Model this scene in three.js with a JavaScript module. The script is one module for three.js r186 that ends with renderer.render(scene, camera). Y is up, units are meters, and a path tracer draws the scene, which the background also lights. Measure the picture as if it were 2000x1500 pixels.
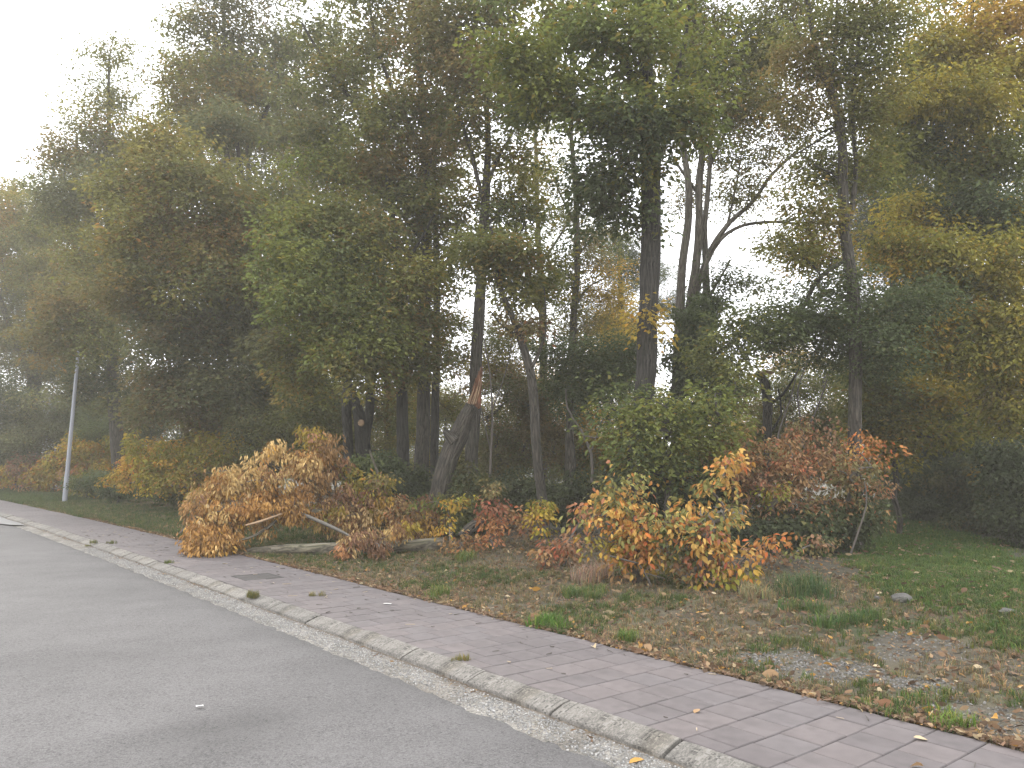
import * as THREE from 'three';
import { ImprovedNoise } from 'three/addons/math/ImprovedNoise.js';
import { mergeGeometries } from 'three/addons/utils/BufferGeometryUtils.js';

// ---------------------------------------------------------------- camera, sky, sun, exposure, air
const scene = new THREE.Scene();
const EYE = 1.75, FOCAL = 1500, PITCH = Math.atan(170 / 1500), ROLL = 0.015;
const camera = new THREE.PerspectiveCamera((2 * Math.atan(750 / FOCAL) * 180) / Math.PI, 4 / 3, 0.1, 900);
camera.position.set(0, EYE, 0);
camera.rotation.set(PITCH, 0, ROLL, 'XYZ');
camera.updateMatrixWorld();

const SUN = new THREE.Vector3(-0.55, 0.62, -0.72).normalize();
{
  const W = 512, H = 256, data = new Float32Array(W * H * 4);
  for (let r = 0; r < H; r++) for (let c = 0; c < W; c++) {
    const up = ((r + 0.5) / H - 0.5) * Math.PI, az = ((c + 0.5) / W - 0.5) * 2 * Math.PI;
    const x = Math.cos(az) * Math.cos(up), y = Math.sin(up), z = Math.sin(az) * Math.cos(up);
    const cs = x * SUN.x + y * SUN.y + z * SUN.z;
    const k = 0.86 + 0.3 * Math.max(0, y) + 0.3 * Math.pow(Math.max(0, cs * 0.5 + 0.5), 4);
    const o = (r * W + c) * 4;
    data[o] = k * 0.98; data[o + 1] = k * 1.0; data[o + 2] = k * 1.05; data[o + 3] = 1;
  }
  const sky = new THREE.DataTexture(data, W, H, THREE.RGBAFormat, THREE.FloatType);
  sky.mapping = THREE.EquirectangularReflectionMapping; sky.magFilter = THREE.LinearFilter; sky.needsUpdate = true;
  scene.background = sky; scene.environment = sky;
}
const sun = new THREE.DirectionalLight(new THREE.Color(1, 0.94, 0.84), 1.1);
sun.position.copy(SUN).multiplyScalar(80); sun.castShadow = true; sun.shadow.radius = 26;
sun.shadow.camera.left = sun.shadow.camera.bottom = -50; sun.shadow.camera.right = sun.shadow.camera.top = 50; sun.shadow.camera.far = 200;
scene.add(sun, sun.target);
scene.fog = new THREE.FogExp2(0xf8f3e6, 0.0022);

const renderer = new THREE.WebGLRenderer({ antialias: true });
renderer.toneMapping = THREE.LinearToneMapping;
renderer.toneMappingExposure = 3.1;
renderer.shadowMap.enabled = true;

// ---------------------------------------------------------------- helpers
function rng(seed) { let a = seed >>> 0; return () => { a = (a + 0x6d2b79f5) | 0; let t = Math.imul(a ^ (a >>> 15), 1 | a); t = (t + Math.imul(t ^ (t >>> 7), 61 | t)) ^ t; return ((t ^ (t >>> 14)) >>> 0) / 4294967296; }; }
const perlin = new ImprovedNoise();
const n2 = (x, y, z = 0.37) => perlin.noise(x, y, z);
const fbm = (x, y, z = 0.37) => n2(x, y, z) + 0.5 * n2(x * 2.1, y * 2.1, z + 3) + 0.25 * n2(x * 4.3, y * 4.3, z + 7);
const clamp = THREE.MathUtils.clamp, lerp = THREE.MathUtils.lerp, smooth = THREE.MathUtils.smoothstep;
const V = (x, y, z) => new THREE.Vector3(x, y, z);
const names = {};
function numbered(n) { const k = (names[n] = (names[n] ?? -1) + 1); return k ? `${n}_${String(k).padStart(3, '0')}` : n; }
function tag(o, label, category, group, kind) { o.userData.label = label; if (category) o.userData.category = category; if (group) o.userData.group = group; if (kind) o.userData.kind = kind; return o; }
function thing(name, label, category, pos, group) { const g = new THREE.Group(); g.name = numbered(name); g.position.copy(pos); tag(g, label, category, group); scene.add(g); return g; }
function mesh(name, geo, mat, parent) { const m = new THREE.Mesh(geo, mat); m.name = parent === scene ? numbered(name) : name; m.castShadow = m.receiveShadow = true; parent.add(m); return m; }
// how the place was surveyed: a pixel of the 2000 x 1500 photograph and a distance ahead give a point
const cr = Math.cos(ROLL), sr = Math.sin(ROLL), cp = Math.cos(PITCH), sp = Math.sin(PITCH);
function ray(px, py) {
  let u = px - 1000, v = py - 750; [u, v] = [u * cr + v * sr, -u * sr + v * cr];
  const x = u / FOCAL, y = -v / FOCAL; return [x, sp + y * cp, cp - y * sp];
}
function P(px, py, d) { const r = ray(px, py), k = d / r[2]; return V(r[0] * k, EYE + r[1] * k, -d); }
// the kerb line: u runs along it away from the camera, s across it towards the wood
const A = (42 * Math.PI) / 180, DX = -Math.sin(A), DZ = -Math.cos(A), NX = Math.cos(A), NZ = -Math.sin(A);
const kerbW = (u) => { const c = clamp(u, -4, 30); return 4.03 + 0.052 * c - 0.0008 * c * c + (u > 30 ? (u - 30) * 0.004 : u < -4 ? (u + 4) * 0.058 : 0); };
const kerbT = (u) => (u > 30 ? 0.004 : u < -4 ? 0.058 : 0.052 - 0.0016 * u);
function K(u, s, y = 0) {
  const w = kerbW(u), t = kerbT(u), l = Math.hypot(1, t), nu = -t / l, nw = 1 / l, uu = u + nu * s, ww = w + nw * s;
  return V(DX * uu + NX * ww, y, DZ * uu + NZ * ww);
}
const kerbYaw = (u) => { const a = K(u - 0.05, 0), b = K(u + 0.05, 0); return Math.atan2(b.x - a.x, b.z - a.z); };
function US(x, z) { let u = x * DX + z * DZ; const w = x * NX + z * NZ; let s = 0; for (let i = 0; i < 3; i++) { const l = Math.hypot(1, kerbT(u)); s = (w - kerbW(u)) * l; u = x * DX + z * DZ; s = (w - kerbW(u)) / l; } return [u, s]; }
const PAVE = 1.5, EDGE = 1.52;
function gh(x, z) { // ground height
  const s = US(x, z)[1];
  if (s < -0.22) return 0;
  if (s < EDGE) return 0.1;
  const q = s - EDGE;
  return 0.085 + 0.26 * smooth(q, 0, 6) + 0.05 * smooth(q, 0, 1.2) * fbm(x * 0.55, z * 0.55) + 0.16 * smooth(q, 6, 30) * n2(x * 0.06, z * 0.06, 4);
}
function G(px, py) { // where a pixel's line of sight meets the ground
  const r = ray(px, py); let h = 0.2, p = null;
  for (let i = 0; i < 12; i++) { const k = (h - EYE) / r[1]; p = V(r[0] * k, h, -r[2] * k); h = gh(p.x, p.z); }
  p.y = h; return p;
}

// ---------------------------------------------------------------- textures and materials
function tex(size, f, rx = 1, ry = 1, srgb = false) {
  const d = new Uint8Array(size * size * 4);
  for (let y = 0; y < size; y++) for (let x = 0; x < size; x++) { const c = f(x / size, y / size, x, y), o = (y * size + x) * 4; for (let k = 0; k < 3; k++) d[o + k] = clamp((Array.isArray(c) ? c[k] : c) * 255, 0, 255); d[o + 3] = 255; }
  const t = new THREE.DataTexture(d, size, size); t.wrapS = t.wrapT = THREE.RepeatWrapping; t.magFilter = THREE.LinearFilter; t.repeat.set(rx, ry); if (srgb) t.colorSpace = THREE.SRGBColorSpace; t.needsUpdate = true; return t;
}
// noise that tiles over the unit square
function tn(u, v, f, z = 0) {
  const a = u * f, b = v * f, N = (x, y) => n2(x, y, z + 0.3), wx = u, wy = v;
  return (N(a, b) * (1 - wx) + N(a - f, b) * wx) * (1 - wy) + (N(a, b - f) * (1 - wx) + N(a - f, b - f) * wx) * wy;
}
const R0 = rng(11);
const speck = new Float32Array(1024 * 1024).map(() => R0());
const sp1 = (x, y) => speck[(y & 1023) * 1024 + (x & 1023)];
const T = {
  asphalt: tex(1024, (u, v, x, y) => { const s = sp1((x >> 1) + 300, (y >> 1) + 77), s2 = sp1((x >> 2) + 91, (y >> 2) + 13), s3 = sp1((x >> 3) + 3, (y >> 3) + 313); const k = 0.66 + 0.45 * (s - 0.2) + 0.4 * (s2 - 0.5) + (s2 > 0.9 ? 0.4 : 0) + (s3 > 0.93 ? 0.22 : s3 < 0.08 ? -0.2 : 0) + 0.2 * tn(u, v, 6, 1) + 0.08 * tn(u, v, 22, 2); return [k * 0.995, k * 0.985, k * 0.98]; }, 0.4, 0.4),
  asphaltB: tex(512, (u, v, x, y) => sp1(x, y) * 0.4 + 0.6 * sp1((x >> 1) + 30, (y >> 1) + 7), 0.9, 0.9),
  aggregate: tex(1024, (u, v, x, y) => { const s = sp1(x >> 2, y >> 2), s2 = sp1((x >> 3) + 55, (y >> 3) + 99), s3 = sp1((x >> 4) + 5, (y >> 4) + 9); const k = 0.6 + 0.28 * (s - 0.4) + 0.34 * (s2 - 0.4) + (s3 > 0.88 ? 0.26 : s3 < 0.14 ? -0.26 : 0) + 0.3 * tn(u, v, 7, 5); const dirt = smooth(tn(u, v, 4, 15), 0.05, 0.5); return [k * (1 - 0.2 * dirt), k * (0.98 - 0.22 * dirt), k * (0.945 - 0.26 * dirt)]; }, 0.9, 0.9),
  aggregateB: tex(512, (u, v, x, y) => 0.5 * sp1(x >> 1, y >> 1) + 0.5 * sp1((x >> 2) + 55, (y >> 2) + 99), 2.2, 2.2),
  tile: tex(512, (u, v, x, y) => { const k = 0.82 + 0.14 * sp1(x >> 1, y >> 1) + 0.26 * tn(u, v, 3, 9) + 0.2 * tn(u, v, 9, 10) + (sp1((x >> 2) + 31, (y >> 2) + 400) > 0.985 ? 0.14 : 0) - 0.1 * smooth(tn(u, v, 5, 12), 0.25, 0.5); return [k, k * 0.985, k * 0.985]; }),
  ground: tex(1024, (u, v, x, y) => { const s = sp1(x, y), s2 = sp1((x >> 2) + 55, (y >> 2) + 19), s3 = sp1((x >> 4) + 5, (y >> 2) + 29); const k = 0.62 + 0.35 * s + 0.25 * (s2 - 0.5) + (s3 > 0.86 ? 0.2 : s3 < 0.2 ? -0.18 : 0) + 0.3 * tn(u, v, 9, 21); return [k, k * (0.96 + 0.1 * s2), k * (0.85 + 0.2 * s)]; }, 0.5, 0.5),
  groundB: tex(512, (u, v, x, y) => 0.5 + 0.4 * tn(u, v, 16, 31) + 0.4 * (sp1(x >> 2, y >> 2) - 0.5), 1, 1),
  bark: tex(512, (u, v) => { const w = u + 0.02 * tn(u, v, 6, 41); const r = Math.abs(tn(w, v * 0.4, 13, 42)) * 1.9 + Math.abs(tn(w, v, 22, 43)) * 0.7; const k = clamp(0.12 + 1.7 * r + 0.5 * tn(u, v, 5, 44), 0.02, 1.6) * 0.85, g = smooth(tn(u, v, 3, 46), 0.0, 0.4); return [k * (1 - 0.12 * g), k * 0.97, k * (0.9 - 0.15 * g)]; }, 1.6, 0.5),
  barkB: tex(512, (u, v) => { const w = u + 0.02 * tn(u, v, 6, 41); return clamp(Math.abs(tn(w, v * 0.4, 13, 42)) * 2.1 + Math.abs(tn(w, v, 22, 43)) * 0.9, 0, 1); }, 1.6, 0.5),
  splint: tex(256, (u, v) => { const k = 0.65 + 0.9 * tn(u, v * 0.15, 30, 51) + 0.35 * tn(u, v, 9, 52); return [k, k * 0.93, k * 0.86]; }, 3, 1),
  cover: tex(256, (u, v, x, y) => 0.8 + 0.25 * (sp1(x >> 1, y >> 1) - 0.5) + 0.3 * tn(u, v, 5, 61), 1.3, 1.3),
};
const std = (r, g, b, o = {}) => { const m = new THREE.MeshStandardMaterial({ roughness: 0.9, ...o }); m.color.setRGB(r, g, b); return m; };
const M = {
  asphalt: std(0.0985, 0.0935, 0.0915, { map: T.asphalt, bumpMap: T.asphaltB, bumpScale: 0.004, vertexColors: true, roughness: 0.88 }),
  gutter: std(0.27, 0.255, 0.232, { map: T.aggregate, bumpMap: T.aggregateB, bumpScale: 0.008, vertexColors: true, roughness: 0.95 }),
  kerb: [[0.215, 0.203, 0.186], [0.2, 0.188, 0.172], [0.23, 0.216, 0.195], [0.187, 0.177, 0.163]].map((c) => std(...c, { map: T.aggregate, bumpMap: T.aggregateB, bumpScale: 0.004, roughness: 0.93 })),
  tile: [[0.112, 0.097, 0.095], [0.105, 0.091, 0.089], [0.119, 0.102, 0.099], [0.111, 0.098, 0.097], [0.098, 0.085, 0.084]].map((c) => std(...c, { map: T.tile, bumpMap: T.tile, bumpScale: 0.0015, roughness: 0.86 })),
  joint: std(0.085, 0.075, 0.062, { map: T.ground }),
  cover: std(0.042, 0.037, 0.036, { map: T.cover, bumpMap: T.cover, bumpScale: 0.002, roughness: 0.7 }),
  ground: std(1, 1, 1, { map: T.ground, bumpMap: T.groundB, bumpScale: 0.03, vertexColors: true, roughness: 1 }),
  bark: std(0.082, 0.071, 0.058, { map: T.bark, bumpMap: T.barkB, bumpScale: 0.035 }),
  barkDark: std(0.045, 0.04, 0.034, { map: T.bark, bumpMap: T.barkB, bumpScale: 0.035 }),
  barkPale: std(0.125, 0.108, 0.088, { map: T.bark, bumpMap: T.barkB, bumpScale: 0.008 }),
  log: std(0.16, 0.14, 0.105, { map: T.bark, bumpMap: T.barkB, bumpScale: 0.015 }),
  twig: std(0.10, 0.085, 0.07),
  twigGrey: std(0.13, 0.118, 0.1),
  splint: std(0.27, 0.125, 0.068, { map: T.splint, bumpMap: T.splint, bumpScale: 0.012 }),
  cutWood: std(0.42, 0.30, 0.19, { map: T.splint }),
  galv: std(0.27, 0.28, 0.31, { metalness: 0.25, roughness: 0.5 }),
  lampDark: std(0.12, 0.12, 0.13, { roughness: 0.5 }),
  patch: std(0.17, 0.172, 0.185, { roughness: 0.35, map: T.cover }),
  stone: std(0.12, 0.114, 0.105, { map: T.aggregate }),
  gravel: std(1, 1, 1, { roughness: 0.95 }),
  paper: std(0.4, 0.39, 0.37),
  wall: std(0.42, 0.40, 0.38), roof: std(0.16, 0.155, 0.165), pane: std(0.12, 0.15, 0.16, { roughness: 0.1 }), trim: std(0.75, 0.76, 0.76),
};
function leafMat(tr) { return new THREE.MeshPhysicalMaterial({ color: 0xffffff, roughness: 1, transmission: tr, thickness: 0, side: THREE.DoubleSide, vertexColors: true, specularIntensity: 0.25 }); }
const LEAF = leafMat(0.45), LEAFDRY = leafMat(0.34), NEEDLE = leafMat(0.12), GRASS = leafMat(0.3);

// ---------------------------------------------------------------- geometry builders
class MB {
  constructor() { this.p = []; this.i = []; this.uv = []; this.c = []; }
  tube(pts, rad, n = 8, capEnd = true, lump = 0, seed = 0) { // pts: Vector3[], rad: number[]
    const L = pts.length, base = this.p.length / 3; let side = null, len = seed * 0.37;
    for (let k = 0; k < L; k++) {
      const t = pts[Math.min(k + 1, L - 1)].clone().sub(pts[Math.max(k - 1, 0)]).normalize();
      if (!side) side = Math.abs(t.y) < 0.9 ? V(0, 1, 0).cross(t).normalize() : V(1, 0, 0).cross(t).normalize();
      side.addScaledVector(t, -side.dot(t)).normalize(); const up = t.clone().cross(side);
      if (k) len += pts[k].distanceTo(pts[k - 1]);
      for (let j = 0; j <= n; j++) {
        const a = ((j % n) / n) * Math.PI * 2; let r = rad[k];
        if (lump) r *= 1 + lump * n2(Math.cos(a) * 1.6 + seed, Math.sin(a) * 1.6, len * 1.3 + seed) * 1.6;
        const q = pts[k].clone().addScaledVector(side, Math.cos(a) * r).addScaledVector(up, Math.sin(a) * r);
        this.p.push(q.x, q.y, q.z); this.uv.push((j / n) * Math.max(0.4, Math.round(rad[0] * 6.28 * 4) / 4), len);
      }
    }
    for (let k = 0; k < L - 1; k++) for (let j = 0; j < n; j++) { const a = base + k * (n + 1) + j, b = a + n + 1; this.i.push(a, a + 1, b, b, a + 1, b + 1); }
    if (capEnd && rad[L - 1] > 0.012) { const c = this.p.length / 3, e = pts[L - 1]; this.p.push(e.x, e.y, e.z); this.uv.push(0.1, len); const o = base + (L - 1) * (n + 1); for (let j = 0; j < n; j++) this.i.push(o + j, o + j + 1, c); }
    return this;
  }
  quad(a, b, c, d) { const k = this.p.length / 3; for (const v of [a, b, c, d]) { this.p.push(v.x, v.y, v.z); this.uv.push(v.x, v.z); } this.i.push(k, k + 1, k + 2, k, k + 2, k + 3); }
  build() {
    const g = new THREE.BufferGeometry(); g.setAttribute('position', new THREE.Float32BufferAttribute(this.p, 3)); g.setAttribute('uv', new THREE.Float32BufferAttribute(this.uv, 2));
    if (this.c.length) g.setAttribute('color', new THREE.Float32BufferAttribute(this.c, 3));
    g.setIndex(this.i); g.computeVertexNormals(); return g;
  }
}
// resample a polyline of {p, r} smoothly
function resample(pts, rad, step) {
  const curve = new THREE.CatmullRomCurve3(pts, false, 'centripetal'), n = Math.max(3, Math.ceil(curve.getLength() / step)), op = [], or = [];
  for (let k = 0; k <= n; k++) { const t = k / n, f = t * (pts.length - 1), i = Math.min(Math.floor(f), pts.length - 2); op.push(curve.getPoint(t)); or.push(lerp(rad[i], rad[i + 1], f - i)); }
  return [op, or];
}
// a spray of leaves as one geometry; leaf = folded kite (2 triangles) or curved blade (more)
function spray(seed, n, R, len, wid, o = {}) {
  const r = rng(seed), p = [], c = [], droop = o.droop ?? 0.3, flat = o.flat ?? 0.7, segs = o.segs ?? 1;
  for (let k = 0; k < n; k++) {
    const a = r() * 6.283, rr = R * Math.cbrt(0.05 + 0.95 * r()), el = (r() * 2 - 1) * flat;
    const b = V(Math.cos(a) * rr * Math.cos(el), Math.sin(el) * rr, Math.sin(a) * rr * Math.cos(el));
    const out = r() * 1.6 - 0.8 + a;
    const dir = V(Math.cos(out), -droop + (r() - 0.5) * (o.wild ?? 0.9), Math.sin(out)).normalize();
    let side = V(0, 1, 0).cross(dir).normalize(); const nor = dir.clone().cross(side).normalize();
    const tw = (r() - 0.5) * (o.twist ?? 1.6); side = side.multiplyScalar(Math.cos(tw)).addScaledVector(nor, Math.sin(tw)); const nn = dir.clone().cross(side).normalize();
    const L = len * (0.65 + 0.6 * r()), W = wid * (0.7 + 0.5 * r()), fold = (r() * 0.5) * W;
    const t = 0.75 + 0.5 * r(), col = r() < (o.odd ?? 0.12) ? (o.oddColor ?? [1.5, 0.95, 0.6]) : [t, t, t];
    const pt = (x, y, f) => b.clone().addScaledVector(dir, x * L).addScaledVector(side, y * W).addScaledVector(nn, f);
    const put = (...v) => v.forEach((q) => { p.push(q.x, q.y, q.z); c.push(...col); });
    if (segs === 1) { const B = pt(0, 0, 0), Tp = pt(1, 0, -0.08 * L), Lf = pt(0.45, 0.5, fold), Rt = pt(0.45, -0.5, fold); put(B, Lf, Tp); put(B, Tp, Rt); }
    else {
      const prof = [[0, 0], [0.25, 0.4], [0.55, 0.5], [0.82, 0.27], [1, 0]], cur = (x) => -0.22 * L * x * x;
      for (let i = 0; i < 4; i++) { const [x0, w0] = prof[i], [x1, w1] = prof[i + 1], m0 = pt(x0, 0, cur(x0)), m1 = pt(x1, 0, cur(x1)); for (const s of [1, -1]) { const e0 = pt(x0, s * w0, cur(x0) + fold * w0 * 1.4), e1 = pt(x1, s * w1, cur(x1) + fold * w1 * 1.4); if (i > 0) put(m0, e0, m1); put(m1, e0, e1); } }
    }
  }
  const g = new THREE.BufferGeometry(); g.setAttribute('position', new THREE.Float32BufferAttribute(p, 3)); g.setAttribute('color', new THREE.Float32BufferAttribute(c, 3)); g.computeVertexNormals(); return g;
}
const many = (k, f) => Array.from({ length: k }, (_, i) => f(i));
const SPRAY = {
  oak: many(5, (i) => spray(100 + i, 17, 0.4, 0.115, 0.068, { odd: 0.08, flat: 0.4, oddColor: [1.35, 1.0, 0.8] })),
  fine: many(4, (i) => spray(120 + i, 22, 0.4, 0.088, 0.052, { odd: 0.07, flat: 0.4, oddColor: [1.35, 1.0, 0.8] })),
  broad: many(4, (i) => spray(140 + i, 13, 0.4, 0.15, 0.075, { droop: 0.6, flat: 0.45, odd: 0.1, oddColor: [0.7, 0.75, 0.8] })),
  ivy: many(3, (i) => spray(160 + i, 18, 0.24, 0.085, 0.08, { droop: 0.7, odd: 0.06, oddColor: [1.7, 1.5, 1.3] })),
  hang: many(4, (i) => spray(180 + i, 12, 0.22, 0.14, 0.05, { droop: 1.5, wild: 1.2, odd: 0.18, oddColor: [1.45, 1.5, 1.6], segs: 2 })),
  shrub: many(4, (i) => spray(200 + i, 11, 0.2, 0.115, 0.06, { droop: 0.7, wild: 1.0, odd: 0.15, oddColor: [1.25, 0.8, 0.8], segs: 2 })),
  needle: many(2, (i) => spray(220 + i, 46, 0.26, 0.13, 0.012, { droop: -0.1, wild: 1.6, odd: 0 })),
};
function grassTuft(seed, n, h, spread) {
  const r = rng(seed), p = [], c = [];
  for (let k = 0; k < n; k++) {
    const a = r() * 6.283, q = Math.sqrt(r()) * spread, b = V(Math.cos(a) * q, -0.01, Math.sin(a) * q), az = r() * 6.283, lean = 0.25 + r() * 0.9, H = h * (0.5 + 0.7 * r()), w = 0.0035 + 0.003 * r();
    const d = V(Math.cos(az), 0, Math.sin(az)), s = V(-d.z, 0, d.x), m = b.clone().addScaledVector(d, lean * H * 0.25).add(V(0, H * 0.6, 0)), t = b.clone().addScaledVector(d, lean * H * 0.8).add(V(0, H * (1.0 - 0.25 * lean), 0));
    const col = r() < 0.12 ? [2.2, 1.6, 1.4] : many(3, () => 0.8 + 0.4 * r());
    const b0 = b.clone().addScaledVector(s, w), b1 = b.clone().addScaledVector(s, -w), m0 = m.clone().addScaledVector(s, w * 0.8), m1 = m.clone().addScaledVector(s, -w * 0.8);
    for (const v of [b0, b1, m0, m0, b1, m1, m0, m1, t]) { p.push(v.x, v.y, v.z); c.push(...col); }
  }
  const g = new THREE.BufferGeometry(); g.setAttribute('position', new THREE.Float32BufferAttribute(p, 3)); g.setAttribute('color', new THREE.Float32BufferAttribute(c, 3)); g.computeVertexNormals(); return g;
}
function copies(name, geo, mat, list, parent) { // list: {p, q, s, c}
  const m = new THREE.InstancedMesh(geo, mat, list.length), X = new THREE.Matrix4(), col = new THREE.Color(), S = V(1, 1, 1);
  list.forEach((e, k) => { X.compose(e.p, e.q, typeof e.s === 'number' ? S.setScalar(e.s) : e.s); m.setMatrixAt(k, X); m.setColorAt(k, col.setRGB(...e.c)); });
  m.name = parent === scene ? numbered(name) : name; m.castShadow = m.receiveShadow = true; m.userData.kind = 'stuff'; parent.add(m); return m;
}
const Qe = new THREE.Euler();
const quat = (x, y, z) => new THREE.Quaternion().setFromEuler(Qe.set(x, y, z, 'YXZ'));
function pick(pal, r) { let t = 0; for (const c of pal) t += c[3]; let k = r() * t; for (const c of pal) if ((k -= c[3]) <= 0) return c; return pal[0]; }

// palettes: base colours of leaves with weights
const PAL = {
  olive: [[0.085, 0.095, 0.03, 4], [0.075, 0.088, 0.034, 3], [0.11, 0.092, 0.034, 1.2], [0.1, 0.105, 0.03, 2]],
  gold: [[0.105, 0.105, 0.034, 4], [0.09, 0.10, 0.038, 4], [0.135, 0.1, 0.038, 1.5], [0.12, 0.125, 0.035, 2]],
  grey: [[0.062, 0.075, 0.04, 4], [0.075, 0.086, 0.042, 3], [0.085, 0.078, 0.04, 1.2]],
  green: [[0.075, 0.105, 0.035, 4], [0.09, 0.115, 0.032, 3], [0.06, 0.085, 0.036, 2], [0.13, 0.11, 0.04, 1]],
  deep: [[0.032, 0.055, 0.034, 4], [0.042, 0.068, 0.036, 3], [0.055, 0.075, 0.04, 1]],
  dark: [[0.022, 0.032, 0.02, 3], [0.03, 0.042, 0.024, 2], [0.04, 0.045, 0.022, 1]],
  brown: [[0.115, 0.09, 0.036, 3], [0.1, 0.092, 0.036, 3], [0.085, 0.092, 0.034, 3], [0.14, 0.095, 0.045, 1]],
  yellow: [[0.19, 0.155, 0.032, 3], [0.15, 0.14, 0.034, 4], [0.115, 0.12, 0.034, 4], [0.23, 0.165, 0.04, 1.5]],
  amber: [[0.235, 0.165, 0.045, 3], [0.19, 0.155, 0.04, 3], [0.14, 0.13, 0.036, 3]],
  orange: [[0.44, 0.22, 0.055, 4], [0.38, 0.17, 0.055, 3], [0.46, 0.29, 0.08, 3], [0.2, 0.19, 0.06, 1.5], [0.32, 0.13, 0.07, 1]],
  rust: [[0.26, 0.145, 0.08, 4], [0.22, 0.13, 0.07, 3], [0.30, 0.18, 0.08, 3], [0.17, 0.14, 0.055, 3]],
  red: [[0.32, 0.15, 0.075, 4], [0.36, 0.18, 0.075, 2], [0.25, 0.115, 0.065, 2]],
  tan: [[0.36, 0.20, 0.06, 4], [0.30, 0.155, 0.048, 4], [0.44, 0.30, 0.12, 3], [0.2, 0.105, 0.045, 3], [0.40, 0.235, 0.05, 3]],
  tanRed: [[0.24, 0.12, 0.06, 4], [0.27, 0.155, 0.06, 4], [0.17, 0.09, 0.05, 3], [0.37, 0.25, 0.11, 1.5]],
};

for (const [k, m] of Object.entries({ olive: [1.8, 1.65, 1.25], gold: [1.8, 1.6, 1.2], grey: [1.85, 1.62, 1.3], green: [1.75, 1.5, 1.15], deep: [2.5, 1.85, 1.15], brown: [1.52, 1.45, 1.25], yellow: [1.85, 1.66, 1.0], amber: [1.7, 1.5, 1.0], dark: [2.5, 2.1, 1.5] })) PAL[k] = PAL[k].map((c) => [c[0] * m[0], c[1] * m[1], c[2] * m[2], c[3]]);
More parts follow.
